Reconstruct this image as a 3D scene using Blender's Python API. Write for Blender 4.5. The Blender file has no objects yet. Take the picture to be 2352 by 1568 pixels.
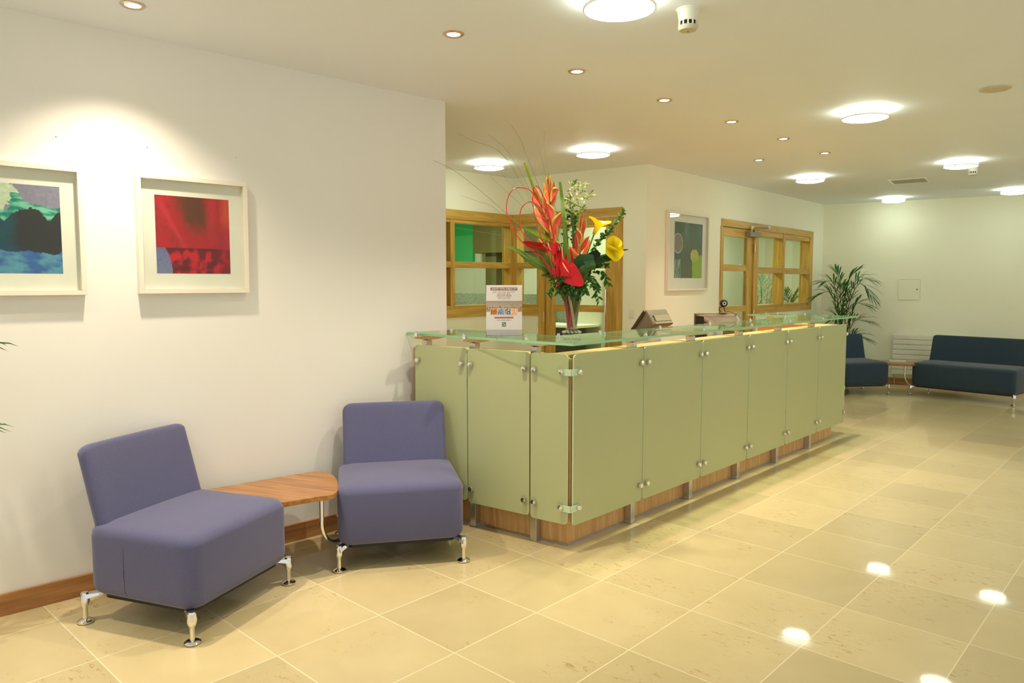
import bpy, bmesh, math, random
from mathutils import Vector, Matrix, noise
PI = math.pi
R = math.radians
scene = bpy.context.scene
COL = scene.collection

# ------------------------------------------------------------------ camera
YAW, PITCH, FPX = -0.7508427, 0.0790696, 1700.155
CAM = Vector((4.264879*.5, -4.890354*.5, 2.975163*.5))
FW = Vector((math.sin(YAW)*math.cos(PITCH), math.cos(YAW)*math.cos(PITCH), -math.sin(PITCH)))
RT = Vector((math.cos(YAW), -math.sin(YAW), 0))
UP = RT.cross(FW)
cam = bpy.data.cameras.new('camera')
cam.sensor_width = 36; cam.lens = FPX/2352*36; cam.clip_start = .05; cam.clip_end = 60
co = bpy.data.objects.new('camera', cam); COL.objects.link(co)
co.matrix_world = Matrix(((RT.x, UP.x, -FW.x, CAM.x), (RT.y, UP.y, -FW.y, CAM.y), (RT.z, UP.z, -FW.z, CAM.z), (0, 0, 0, 1)))
scene.camera = co
HC = 2.67          # ceiling height

# ------------------------------------------------------------------ colour / materials
def lin(c):
    c = c/255.
    return c/12.92 if c <= .04045 else ((c+.055)/1.055)**2.4
def rgb(r, g, b): return (lin(r), lin(g), lin(b), 1.)
class NT:
    def __init__(s, name):
        s.m = bpy.data.materials.new(name); s.m.use_nodes = True
        s.t = s.m.node_tree; s.t.nodes.clear()
        s.out = s.n('ShaderNodeOutputMaterial')
    def n(s, typ, **kw):
        x = s.t.nodes.new(typ)
        for k, v in kw.items():
            if k in ('operation', 'blend_type', 'data_type', 'noise_dimensions', 'feature', 'distance', 'attribute_name', 'interpolation_type', 'clamp', 'wave_type', 'bands_direction', 'distribution', 'normalize'):
                setattr(x, k, v)
            else:
                x.inputs[int(k[1:]) if k[0] == '_' and k[1:].isdigit() else k.replace('_', ' ')].default_value = v
        return x
    def l(s, a, b): s.t.links.new(a, b)
    def math(s, op, a, b=None, c=None):
        x = s.n('ShaderNodeMath', operation=op)
        for i, v in enumerate((a, b, c)):
            if v is None: continue
            if isinstance(v, (int, float)): x.inputs[i].default_value = v
            else: s.l(v, x.inputs[i])
        return x.outputs[0]
    def mix(s, f, a, b, mode='MIX'):
        x = s.n('ShaderNodeMix', data_type='RGBA', blend_type=mode)
        if isinstance(f, (int, float)): x.inputs[0].default_value = f
        else: s.l(f, x.inputs[0])
        for i, v in ((6, a), (7, b)):
            if isinstance(v, tuple): x.inputs[i].default_value = v
            else: s.l(v, x.inputs[i])
        return x.outputs[2]
    def ramp(s, f, stops):
        x = s.n('ShaderNodeValToRGB'); e = x.color_ramp.elements
        while len(e) < len(stops): e.new(.5)
        for i, (p, c) in enumerate(stops): e[i].position = p; e[i].color = c
        s.l(f, x.inputs[0]); return x.outputs[0]
    def coords(s, scale=(1, 1, 1), kind='Object'):
        tc = s.n('ShaderNodeTexCoord'); mp = s.n('ShaderNodeMapping')
        mp.inputs['Scale'].default_value = scale; s.l(tc.outputs[kind], mp.inputs[0]); return mp.outputs[0]
    def bsdf(s, color=None, rough=.5, metal=0., spec=.5, trans=0., ior=1.45, coat=0., sheen=0., sss=0.):
        b = s.n('ShaderNodeBsdfPrincipled')
        if color is not None:
            if isinstance(color, tuple): b.inputs['Base Color'].default_value = color
            else: s.l(color, b.inputs['Base Color'])
        if isinstance(rough, (int, float)): b.inputs['Roughness'].default_value = rough
        else: s.l(rough, b.inputs['Roughness'])
        b.inputs['Metallic'].default_value = metal; b.inputs['Specular IOR Level'].default_value = spec
        b.inputs['Transmission Weight'].default_value = trans; b.inputs['IOR'].default_value = ior
        b.inputs['Coat Weight'].default_value = coat; b.inputs['Sheen Weight'].default_value = sheen
        return b
    def bump(s, b, h, strength=.2, dist=.01):
        x = s.n('ShaderNodeBump', Strength=strength, Distance=dist); s.l(h, x.inputs['Height']); s.l(x.outputs[0], b.inputs['Normal'])
    def done(s, b): s.l(b.outputs[0], s.out.inputs[0]); return s.m

def m_plain(name, c, rough=.5, metal=0., spec=.5, coat=0., var=.05, scale=8.):
    t = NT(name); nz = t.n('ShaderNodeTexNoise', Scale=scale, Detail=3.); t.l(t.coords(), nz.inputs['Vector'])
    d = tuple(x*(1-var) for x in c[:3])+(1.,); e = tuple(min(1, x*(1+var)) for x in c[:3])+(1.,)
    col = t.mix(nz.outputs[0], d, e)
    return t.done(t.bsdf(col, rough, metal, spec, coat=coat))
def m_paint(name, c):
    t = NT(name); nz = t.n('ShaderNodeTexNoise', Scale=1.6, Detail=4.); cc = t.coords(); t.l(cc, nz.inputs['Vector'])
    col = t.mix(nz.outputs[0], tuple(x*.97 for x in c[:3])+(1.,), tuple(min(1, x*1.02) for x in c[:3])+(1.,))
    b = t.bsdf(col, .62, spec=.25)
    n2 = t.n('ShaderNodeTexNoise', Scale=160., Detail=2.); t.l(cc, n2.inputs['Vector']); t.bump(b, n2.outputs[0], .06, .002)
    return t.done(b)
def m_wood(name, light, dark, axis='x', rough=.35, scale=1., spec=.4, coat=.15):
    t = NT(name)
    sc = {'x': (1.2, 14, 14), 'y': (14, 1.2, 14), 'z': (14, 14, 1.2)}[axis]
    v = t.coords(tuple(k*scale for k in sc))
    nz = t.n('ShaderNodeTexNoise', Scale=1.6, Detail=6., Roughness=.62, Distortion=.7); t.l(v, nz.inputs['Vector'])
    v2 = t.coords(tuple(k*scale*.35 for k in sc)); w = t.n('ShaderNodeTexWave', Scale=2.2, Distortion=7., Detail=3., bands_direction='DIAGONAL'); t.l(v2, w.inputs['Vector'])
    c = t.ramp(nz.outputs[0], [(.3, dark), (.62, light)])
    c = t.mix(t.math('MULTIPLY', w.outputs['Fac'], .35), c, dark)
    b = t.bsdf(c, rough, spec=spec, coat=coat); t.bump(b, nz.outputs[0], .08, .002)
    return t.done(b)
def m_metal(name, c, rough=.12):
    t = NT(name); nz = t.n('ShaderNodeTexNoise', Scale=30., Detail=2.); t.l(t.coords(), nz.inputs['Vector'])
    r = t.math('MULTIPLY_ADD', nz.outputs[0], .08, rough-.04)
    return t.done(t.bsdf(c, r, 1.))
def m_emit(name, c, s, rough=.3):
    t = NT(name); nz = t.n('ShaderNodeTexNoise', Scale=3.); t.l(t.coords(), nz.inputs['Vector'])
    b = t.bsdf((.9, .9, .88, 1), rough); b.inputs['Emission Color'].default_value = c
    st = t.math('MULTIPLY_ADD', nz.outputs[0], s*.06, s*.97); t.l(st, b.inputs['Emission Strength'])
    return t.done(b)
def m_clear(name, tint, ior=1.45, rough=.02, body=.0):
    """thin clear sheet: tinted transparency plus a Fresnel reflection"""
    t = NT(name)
    tr = t.n('ShaderNodeBsdfTransparent', Color=tint); gl = t.n('ShaderNodeBsdfGlossy', Roughness=rough, Color=(1, 1, 1, 1))
    lw = t.n('ShaderNodeLayerWeight', Blend=.5); fr = t.math('MULTIPLY_ADD', t.math('POWER', lw.outputs['Facing'], 5.), .7, .55*((ior-1)/(ior+1))**2); mx = t.n('ShaderNodeMixShader'); t.l(fr, mx.inputs[0]); t.l(tr.outputs[0], mx.inputs[1]); t.l(gl.outputs[0], mx.inputs[2])
    if body:
        df = t.n('ShaderNodeBsdfDiffuse', Color=(tint[0]*.8, tint[1]*.9, tint[2]*.8, 1)); m2 = t.n('ShaderNodeMixShader', _0=body)
        t.l(mx.outputs[0], m2.inputs[1]); t.l(df.outputs[0], m2.inputs[2]); mx = m2
    return t.done(mx)
def m_vcol(name, rough=.4, spec=.4, coat=0., trans=0.):
    t = NT(name); a = t.n('ShaderNodeAttribute'); a.attribute_name = 'Col'
    nz = t.n('ShaderNodeTexNoise', Scale=60., Detail=3.); t.l(t.coords(), nz.inputs['Vector'])
    c = t.mix(t.math('MULTIPLY', nz.outputs[0], .25), a.outputs['Color'], t.mix(1., a.outputs['Color'], (.6, .6, .6, 1), 'MULTIPLY'))
    b = t.bsdf(c, rough, spec=spec, coat=coat)
    if trans:
        tl = t.n('ShaderNodeBsdfTranslucent'); t.l(c, tl.inputs[0]); mx = t.n('ShaderNodeMixShader', _0=trans)
        t.l(b.outputs[0], mx.inputs[1]); t.l(tl.outputs[0], mx.inputs[2]); return t.done(mx)
    return t.done(b)
def m_fabric(name, c, rough=.9):
    t = NT(name); v = t.coords((1, 1, 1))
    nz = t.n('ShaderNodeTexNoise', Scale=260., Detail=2.); t.l(v, nz.inputs['Vector'])
    n3 = t.n('ShaderNodeTexNoise', Scale=5., Detail=3.); t.l(v, n3.inputs['Vector'])
    d = tuple(x*.72 for x in c[:3])+(1.,); e = tuple(min(1, x*1.25) for x in c[:3])+(1.,)
    col = t.mix(nz.outputs[0], d, e); col = t.mix(t.math('MULTIPLY', n3.outputs[0], .18), col, d)
    b = t.bsdf(col, rough, spec=.2, sheen=.25); t.bump(b, nz.outputs[0], .25, .002); return t.done(b)
def m_floor():
    t = NT('limestone_tiles'); tc = t.n('ShaderNodeTexCoord'); P = tc.outputs['Object']
    sp = t.n('ShaderNodeSeparateXYZ'); t.l(P, sp.inputs[0])
    cells = []; edges = []
    for i in (0, 1):
        q = t.math('DIVIDE', sp.outputs[i], .5); cells.append(t.math('FLOOR', q))
        fr = t.math('FRACT', q); edges.append(t.math('MINIMUM', fr, t.math('SUBTRACT', 1., fr)))
    ed = t.math('MINIMUM', edges[0], edges[1])
    cb = t.n('ShaderNodeCombineXYZ'); t.l(cells[0], cb.inputs[0]); t.l(cells[1], cb.inputs[1])
    wn = t.n('ShaderNodeTexWhiteNoise'); t.l(cb.outputs[0], wn.inputs['Vector'])
    # every tile samples its own piece of stone
    off = t.n('ShaderNodeVectorMath', operation='MULTIPLY_ADD'); t.l(wn.outputs['Color'], off.inputs[0]); off.inputs[1].default_value = (37, 53, 11); t.l(P, off.inputs[2])
    n1 = t.n('ShaderNodeTexNoise', Scale=3.5, Detail=6., Roughness=.6, Distortion=.4); t.l(off.outputs[0], n1.inputs['Vector'])
    st = t.n('ShaderNodeMapping'); st.inputs['Scale'].default_value = (1., 2.2, 1.); st.inputs['Rotation'].default_value = (0, 0, .5); t.l(off.outputs[0], st.inputs[0])
    n2 = t.n('ShaderNodeTexNoise', Scale=22., Detail=5., Roughness=.65, Distortion=.8); t.l(st.outputs[0], n2.inputs['Vector'])
    n3 = t.n('ShaderNodeTexNoise', Scale=2.2, Detail=2.); t.l(off.outputs[0], n3.inputs['Vector'])
    base = t.mix(n1.outputs[0], rgb(202, 185, 138), rgb(224, 207, 161))
    vr = t.math('MULTIPLY_ADD', wn.outputs['Value'], .20, .86)
    vc = t.n('ShaderNodeCombineXYZ'); [t.l(vr, vc.inputs[i]) for i in range(3)]
    base = t.mix(1., base, vc.outputs[0], 'MULTIPLY')
    spk = t.math('MULTIPLY', t.ramp(n2.outputs[0], [(.57, (0, 0, 0, 1)), (.66, (1, 1, 1, 1))]), t.ramp(n3.outputs[0], [(.50, (0, 0, 0, 1)), (.62, (1, 1, 1, 1))]))
    base = t.mix(t.math('MULTIPLY', spk, .7), base, rgb(172, 130, 66))
    gm = t.math('LESS_THAN', ed, .0052)
    base = t.mix(t.math('MULTIPLY', gm, .85), base, rgb(240, 228, 192))
    ro = t.math('MULTIPLY_ADD', n1.outputs[0], .1, .28); ro = t.math('MULTIPLY_ADD', gm, .3, ro)
    b = t.bsdf(base, ro, spec=.3, coat=.5); b.inputs['Coat Roughness'].default_value = .035
    t.bump(b, n1.outputs[0], .02, .002)
    return t.done(b)
def m_frost():
    t = NT('frosted_green_glass'); nz = t.n('ShaderNodeTexNoise', Scale=420., Detail=2.); t.l(t.coords(), nz.inputs['Vector'])
    col = t.mix(nz.outputs[0], rgb(213, 218, 168), rgb(225, 231, 182))
    b = t.bsdf(col, .34, trans=.25, ior=1.35, spec=.4)
    df = t.n('ShaderNodeBsdfTranslucent', Color=rgb(205, 225, 180)); mx = t.n('ShaderNodeMixShader', _0=.15)
    t.l(b.outputs[0], mx.inputs[1]); t.l(df.outputs[0], mx.inputs[2]); return t.done(mx)

M = dict(
 wall=m_paint('wall_paint_white', rgb(238, 237, 232)), wallg=m_paint('wall_paint_cream', rgb(246, 246, 224)),
 ceil=m_paint('ceiling_paint', rgb(238, 244, 252)), floor=m_floor(),
 oak_x=m_wood('oak_along_x', rgb(214, 176, 88), rgb(178, 138, 56), 'x'), oak_z=m_wood('oak_along_z', rgb(214, 176, 88), rgb(178, 138, 56), 'z'),
 skirt=m_wood('oak_skirting', rgb(188, 136, 84), rgb(146, 98, 54), 'x', .4), skirty=m_wood('oak_skirting_y', rgb(188, 136, 84), rgb(146, 98, 54), 'y', .4),
 ctr=m_wood('counter_oak', rgb(224, 182, 126), rgb(192, 146, 90), 'z', .4), ctrh=m_wood('counter_oak_lip', rgb(246, 212, 160), rgb(228, 188, 130), 'y', .4),
 walnut=m_wood('walnut_table', rgb(180, 128, 74), rgb(134, 88, 46), 'x', .3, 1.3), orange=m_wood('orange_wood', rgb(226, 158, 78), rgb(204, 132, 54), 'x', .4),
 chrome=m_metal('chrome', (.82, .80, .77, 1), .08), steel=m_metal('brushed_steel', (.62, .60, .58, 1), .3), brass=m_metal('warm_metal_ring', (.75, .58, .42, 1), .25),
 fab=m_fabric('violet_blue_fabric', rgb(94, 95, 130)), fabd=m_fabric('dimmed_blue_fabric', rgb(52, 68, 84)),  # fabd: the seating fabric with dimmer exposure put into its colour
 arm=m_metal('bronze_steel', (.72, .60, .42, 1), .32), bead=m_clear('beaded_glass', (.99, .99, .98, 1), ior=1.6, body=.22),
 black=m_plain('black_plastic', rgb(22, 20, 22), .45), dark=m_plain('dark_grey_plastic', rgb(58, 56, 44), .4), grey=m_plain('grey_plastic', rgb(112, 106, 88), .45), greyl=m_plain('light_grey_plastic', rgb(140, 134, 110), .45),
 brown=m_plain('brown_plastic', rgb(116, 98, 72), .45), white=m_plain('white_plastic', rgb(236, 236, 222), .35), frame=m_plain('white_frame', rgb(236, 228, 212), .4), mat=m_plain('white_mount', rgb(234, 232, 226), .7),
 paper=m_plain('white_paper', rgb(240, 234, 232), .6), clear=m_clear('clear_glass', (.97, .985, .96, 1)), pane=m_clear('window_glass', (.90, .94, .88, 1)), gtop=m_clear('counter_glass', (.82, .90, .81, 1), body=.01, ior=1.45),
 gedge=m_plain('glass_edge_green', rgb(150, 205, 160), .15), frost=m_frost(), fredge=m_plain('frosted_edge', rgb(206, 226, 196), .3),
 acryl=m_clear('acrylic', (.97, .97, .97, 1)), tube=m_clear('vase_glass', (.985, .99, .97, 1), ior=1.55),
 drum=m_emit('lit_diffuser', (.89, 1., .83, 1), 15.), halo=m_emit('lit_halogen', (1., .84, .62, 1), 30.),
 vc=m_vcol('painted_artwork', .75, .2), petal=m_vcol('petals', .4, .4, trans=.25), gloss=m_vcol('glossy_petals', .28, .35, .15), leaf=m_vcol('leaves', .42, .4, trans=.25),
 office=m_paint('office_wall', rgb(206, 206, 184)), gboard=m_plain('green_board', rgb(0, 168, 92), .7), olive=m_plain('dark_olive_panel', rgb(92, 86, 44), .6), cream=m_plain('cream_speaker', rgb(206, 198, 172), .6),
 soil=m_plain('soil', rgb(60, 42, 28), .9), pot=m_plain('dark_pot', rgb(70, 60, 52), .4), trunk=m_plain('trunk_fibre', rgb(96, 88, 44), .8), silver=m_plain('pale_grey_plastic', rgb(196, 192, 196), .3), label=m_plain('poster_brown', rgb(128, 88, 76), .5), red=m_plain('poster_red', rgb(190, 110, 100), .5), greytxt=m_plain('poster_grey', rgb(150, 138, 136), .6), logo=m_plain('poster_green', rgb(70, 130, 96), .5),
)
def m_speck():
    t = NT('speckled_fabric'); nz = t.n('ShaderNodeTexNoise', Scale=70., Detail=4., Roughness=.8); t.l(t.coords(), nz.inputs['Vector'])
    return t.done(t.bsdf(t.ramp(nz.outputs[0], [(.4, rgb(70, 76, 68)), (.52, rgb(124, 130, 110)), (.64, rgb(176, 180, 152))]), .9))
M['speck'] = m_speck()

# ------------------------------------------------------------------ mesh helpers
class MB:
    def __init__(s): s.v = []; s.f = []; s.mi = []; s.c = []; s.cur = 0
    def add(s, vs, fs, mi=None, cols=None):
        o = len(s.v); s.v += [Vector(p) for p in vs]; s.f += [[i+o for i in f] for f in fs]
        s.mi += [s.cur if mi is None else mi]*len(fs)
        s.c += cols if cols else [(.5, .5, .5, 1)]*len(vs); return s
    def box(s, x0, x1, y0, y1, z0, z1, mat=None, mi=None):
        p = [Vector((x, y, z)) for z in (z0, z1) for y in (y0, y1) for x in (x0, x1)]
        if mat: p = [mat @ q for q in p]
        return s.add(p, [(0, 2, 3, 1), (4, 5, 7, 6), (0, 1, 5, 4), (2, 6, 7, 3), (0, 4, 6, 2), (1, 3, 7, 5)], mi)
    def prism(s, poly, z0, z1, mi_side=None, mi=None, mat=None):
        n = len(poly); vs = [Vector((p[0], p[1], z0)) for p in poly]+[Vector((p[0], p[1], z1)) for p in poly]
        if mat: vs = [mat @ q for q in vs]
        s.add(vs, [list(range(n))[::-1], list(range(n, 2*n))], mi)
        o = len(s.v)-2*n
        for i in range(n):
            j = (i+1) % n; s.f.append([o+i, o+j, o+n+j, o+n+i]); s.mi.append(s.cur if mi_side is None else mi_side)
        return s
    def rings(s, rings, close=True, cap=True, cols=None, mi=None):
        n = len(rings[0]); vs = [p for r in rings for p in r]; fs = []
        for k in range(len(rings)-1):
            for i in range(n if close else n-1):
                j = (i+1) % n; fs.append((k*n+i, k*n+j, (k+1)*n+j, (k+1)*n+i))
        if cap and close: fs.append(tuple(range(n))[::-1]); fs.append(tuple(range((len(rings)-1)*n, len(rings)*n)))
        return s.add(vs, fs, mi, cols)
    def lathe(s, prof, seg=24, mat=None, cap=True, c=(0, 0)):
        rs = []
        for r, z in prof:
            ring = [Vector((c[0]+r*math.cos(2*PI*i/seg), c[1]+r*math.sin(2*PI*i/seg), z)) for i in range(seg)]
            rs.append([mat @ p for p in ring] if mat else ring)
        return s.rings(rs, True, cap)
    def tube(s, pts, r, seg=8, cols=None, cap=True):
        pts = [Vector(p) for p in pts]; rs = []; n = len(pts); prev = None; cc = []
        for i, p in enumerate(pts):
            t = (pts[min(i+1, n-1)]-pts[max(i-1, 0)]).normalized()
            if prev is None:
                a = Vector((0, 0, 1)) if abs(t.z) < .9 else Vector((1, 0, 0)); u = t.cross(a).normalized()
            else: u = (prev-t*prev.dot(t)).normalized()
            prev = u; w = t.cross(u); rr = r[i] if isinstance(r, (list, tuple)) else r
            rs.append([p+u*rr*math.cos(2*PI*k/seg)+w*rr*math.sin(2*PI*k/seg) for k in range(seg)])
            if cols: cc += [cols[i] if isinstance(cols, list) else cols]*seg
        return s.rings(rs, True, cap, cc or None)
    def ribbon(s, pts, w, nrm, fold=0., cols=None, cupx=0.):
        """leaf blade: centre line, half widths, approximate face normal"""
        pts = [Vector(p) for p in pts]; n = len(pts); nrm = Vector(nrm); vs = []; fs = []; cc = []
        for i, p in enumerate(pts):
            t = (pts[min(i+1, n-1)]-pts[max(i-1, 0)]).normalized(); sd = t.cross(nrm)
            sd = sd.normalized() if sd.length > 1e-5 else Vector((1, 0, 0)); nn = sd.cross(t)
            ww = w[i] if isinstance(w, (list, tuple)) else w
            vs += [p-sd*ww+nn*fold*ww, p, p+sd*ww+nn*fold*ww]
            c = cols[i] if isinstance(cols, list) else (cols or (.1, .3, .05, 1))
            cc += [c, tuple(x*.8 for x in c[:3])+(1,), c]
        for i in range(n-1):
            a = i*3; fs += [(a, a+3, a+4, a+1), (a+1, a+4, a+5, a+2)]
        return s.add(vs, fs, None, cc)
    def grid(s, fn, nu, nv, cfn=None, closeu=False):
        vs = [Vector(fn(i/nu, j/nv)) for j in range(nv+1) for i in range(nu+1)]
        cc = [cfn(i/nu, j/nv) for j in range(nv+1) for i in range(nu+1)] if cfn else None
        fs = [(j*(nu+1)+i, j*(nu+1)+i+1, (j+1)*(nu+1)+i+1, (j+1)*(nu+1)+i) for j in range(nv) for i in range(nu)]
        return s.add(vs, fs, None, cc)
    def mesh(s, name, mats, smooth=False, bevel=0., bseg=2, flip=False):
        me = bpy.data.meshes.new(name); me.from_pydata([tuple(v) for v in s.v], [], s.f)
        for m in (mats if isinstance(mats, (list, tuple)) else [mats]): me.materials.append(M[m] if isinstance(m, str) else m)
        me.polygons.foreach_set('material_index', s.mi)
        ca = me.color_attributes.new('Col', 'FLOAT_COLOR', 'POINT')
        ca.data.foreach_set('color', [x for c in s.c for x in c])
        bm = bmesh.new(); bm.from_mesh(me)
        bmesh.ops.remove_doubles(bm, verts=bm.verts, dist=1e-6)
        bmesh.ops.recalc_face_normals(bm, faces=bm.faces)
        if bevel:
            es = [e for e in bm.edges if len(e.link_faces) == 2 and e.calc_face_angle(0) > R(35)]
            bmesh.ops.bevel(bm, geom=es, offset=bevel, segments=bseg, profile=.5, affect='EDGES', clamp_overlap=True)
        bm.to_mesh(me); bm.free()
        if smooth:
            me.polygons.foreach_set('use_smooth', [True]*len(me.polygons))
            if smooth != 'all': me.set_sharp_from_angle(angle=R(smooth if isinstance(smooth, (int, float)) and smooth is not True else 40))
        return me
    def build(s, name, mats, parent=None, smooth=False, bevel=0., bseg=2, loc=None):
        o = bpy.data.objects.new(name, s.mesh(name, mats, smooth, bevel, bseg)); COL.objects.link(o)
        if parent: o.parent = parent
        if loc: o.location = loc
        return o
def sh(o, off):      # move a builder's points into a thing's own frame
    for p in o.v: p -= Vector(off)
    return o
def tag(o, label=None, cat=None, group=None, kind=None):
    for k, v in (('label', label), ('category', cat), ('group', group), ('kind', kind)):
        if v: o[k] = v
    return o
def thing(name, loc=(0, 0, 0), rz=0., label=None, cat=None, group=None, kind=None):
    o = bpy.data.objects.new(name, None); COL.objects.link(o); o.location = loc; o.rotation_euler = (0, 0, rz)
    o.empty_display_size = .1; return tag(o, label, cat, group, kind)
def dup(o, parent=None):
    c = o.copy(); COL.objects.link(c); c.parent = parent
    for ch in o.children: dup(ch, c)
    return c
def spline(pts, n=12):
    P = [Vector(p) for p in pts]; P = [P[0]*2-P[1]]+P+[P[-1]*2-P[-2]]; out = []
    for i in range(1, len(P)-2):
        for k in range(n):
            t = k/n; a, b, c, d = P[i-1:i+3]
            out.append(.5*((2*b)+(c-a)*t+(2*a-5*b+4*c-d)*t*t+(3*b-3*c+d-a)*t**3))
    out.append(P[-2]); return out
def lerp(a, b, t): return tuple(x+(y-x)*t for x, y in zip(a, b))
def rrect(x0, x1, y0, y1, r, seg=5):
    out = []
    for cx, cy, a0 in ((x1-r, y1-r, 0), (x0+r, y1-r, 90), (x0+r, y0+r, 180), (x1-r, y0+r, 270)):
        for k in range(seg+1):
            a = R(a0+90*k/seg); out.append((cx+r*math.cos(a), cy+r*math.sin(a)))
    return out

# ------------------------------------------------------------------ room shell
def frame(a, b): return Vector((a[0], a[1], 0)), math.atan2(b[1]-a[1], b[0]-a[0]), math.dist(a, b)
W0, W1 = (-1.735, -1.667), (-1.63, 0.)
def wl(y): return (W0[0]+(W1[0]-W0[0])*(y-W0[1])/(W1[1]-W0[1]), y)
S1A, S1C, S2E, S3E, S4E = (-3.721, 2.81), (-3.688, 3.814), (-2.01, 3.979), (-2.161, 9.109), (.296, 9.58)
def ext(a, b, s):  # point at distance s from a along a->b
    d = math.dist(a, b); return (a[0]+(b[0]-a[0])*s/d, a[1]+(b[1]-a[1])*s/d)
def wall(name, a, b, th, holes=(), mat='wall', s0=0., s1=None, y0=0.):
    o, ang, L = frame(a, b); s1 = L if s1 is None else s1; m = MB()
    cuts = sorted({s0, s1, *[h[0] for h in holes], *[h[1] for h in holes]})
    for u, v in zip(cuts, cuts[1:]):
        hs = [h for h in holes if h[0] <= u+1e-6 and h[1] >= v-1e-6]
        if not hs: m.box(u, v, y0, y0+th, 0, HC)
        else:
            z0, z1 = hs[0][2], hs[0][3]
            if z0 > 0: m.box(u, v, y0, y0+th, 0, z0)
            if z1 < HC: m.box(u, v, y0, y0+th, z1, HC)
    ob = m.build(name, mat); ob.location = o; ob.rotation_euler = (0, 0, ang); return tag(ob, kind='structure')
BX0, BX1, BY0, BY1 = -7.6, 5.2, -5.2, 11.2
# floor, ceiling
m = MB().box(BX0, BX1, BY0, BY1, -.1, 0); tag(m.build('floor', 'floor'), kind='structure')
m = MB().box(BX0, BX1, BY0, BY1, HC, HC+.12); tag(m.build('ceiling', 'ceil'), kind='structure')
wall('wall_left', W0, W1, .16, s0=-3.5, s1=2.556)
wall('wall_office', S1A, S1C, .14, holes=[(-.9, 1.005, 1.12, 2.26)], s0=-5.0, s1=1.005, mat='wallg')
wall('wall_doorway', S1C, S2E, .14, holes=[(0., .36, 1.12, 2.26), (.36, 1.42, 0, 2.26)], s0=0., s1=1.686, mat='wallg')
wall('wall_picture', S2E, S3E, .14, holes=[(1.67, 2.68, 0, 2.24), (2.68, 4.69, 1.09, 2.24)], mat='wallg')
wall('wall_far', S3E, S4E, .14, s1=7.4, mat='wallg')
# back office and side room behind the glazed screens
m = MB().box(-7.5, -2.35, 5.35, 5.45, 0, HC); tag(m.build('wall_office_back', 'office'), kind='structure')
m = MB().box(-7.5, -7.4, -2., 5.35, 0, HC); tag(m.build('wall_office_left', 'office'), kind='structure')
m = MB().box(-4.4, -4.3, 5.45, 11., 0, HC); tag(m.build('wall_side_room', 'office'), kind='structure')
m = MB().box(-4.3, -2.1, 11.0, 11.1, 0, HC); tag(m.build('wall_side_room_end', 'office'), kind='structure')
m = MB().box(-7.5, -3.9, -2.1, -2.0, 0, HC); tag(m.build('wall_office_end', 'office'), kind='structure')
m = MB().box(-2.25, -2.11, 9.2, 11.0, 0, HC); tag(m.build('wall_side_room_right', 'office'), kind='structure')
def skirting(name, a, b, s0, s1, h=.1):
    o, ang, L = frame(a, b); ob = MB().box(s0, s1, -.016, -.0005, 0, h).build(name, 'skirt', bevel=.003); ob.location = o; ob.rotation_euler = (0, 0, ang); tag(ob, kind='structure')
skirting('baseboard_left', W0, W1, -3.4, 2.18)
skirting('baseboard_far', S3E, S4E, .02, 6.8)
skirting('baseboard_picture', S2E, S3E, .01, 1.66)
skirting('baseboard_picture_end', S2E, S3E, 2.70, 5.1)

# ------------------------------------------------------------------ oak glazed screens and doors
def grp(name, a, b, kind='structure'):
    o, ang, L = frame(a, b); return thing(name, o, ang, kind=kind)
def F(*boxes, name='window_frame', mat='oak_x', par=None, bev=.003):
    m = MB()
    for q in boxes: m.box(*q)
    return m.build(name, mat, par, bevel=bev)
D = .12; Y0 = -.012
# window_1 : screen on wall_office (local x along the wall, +y into it)
w = grp('window_1', S1A, S1C)
F((-.9, 1.005, Y0, .14, 2.16, 2.26), (-.9, 1.005, Y0, .14, 1.12, 1.215), (-.9, 1.0, -.004, D, 1.65, 1.715), (-.9, 1.0, .0, D, 2.125, 2.162), (-.9, 1.0, .0, D, 1.213, 1.245), par=w)
for (u, v) in ((-.84, -.78), (.058, .118), (.955, 1.0)): F((u, v, Y0*.5, D+.015, 1.213, 2.162), name='mullion', mat='oak_z', par=w)
for (u, v) in ((-.78, .058), (.118, .955)):
    for (z0, z1) in ((1.245, 1.65), (1.715, 2.125)): MB().box(u, v, D-.006, D, z0, z1).build('pane', 'pane', w)
# window_2 : short return of the screen on wall_doorway
w = grp('window_2', S1C, S2E)
F((0., .36, Y0, .14, 2.16, 2.26), (0., .36, Y0, .14, 1.12, 1.215), (0., .36, -.004, D, 1.65, 1.715), (0., .36, 0, D, 2.125, 2.162), (0, .36, 0, D, 1.213, 1.245), par=w)
F((0., .055, Y0*.5, D+.015, 1.213, 2.162), name='mullion', mat='oak_z', par=w)
F((.335, .36, Y0*.5, D+.015, 1.213, 2.162), name='mullion', mat='oak_z', par=w)
for (z0, z1) in ((1.245, 1.65), (1.715, 2.125)): MB().box(.055, .335, D-.006, D, z0, z1).build('pane', 'pane', w)
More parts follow.
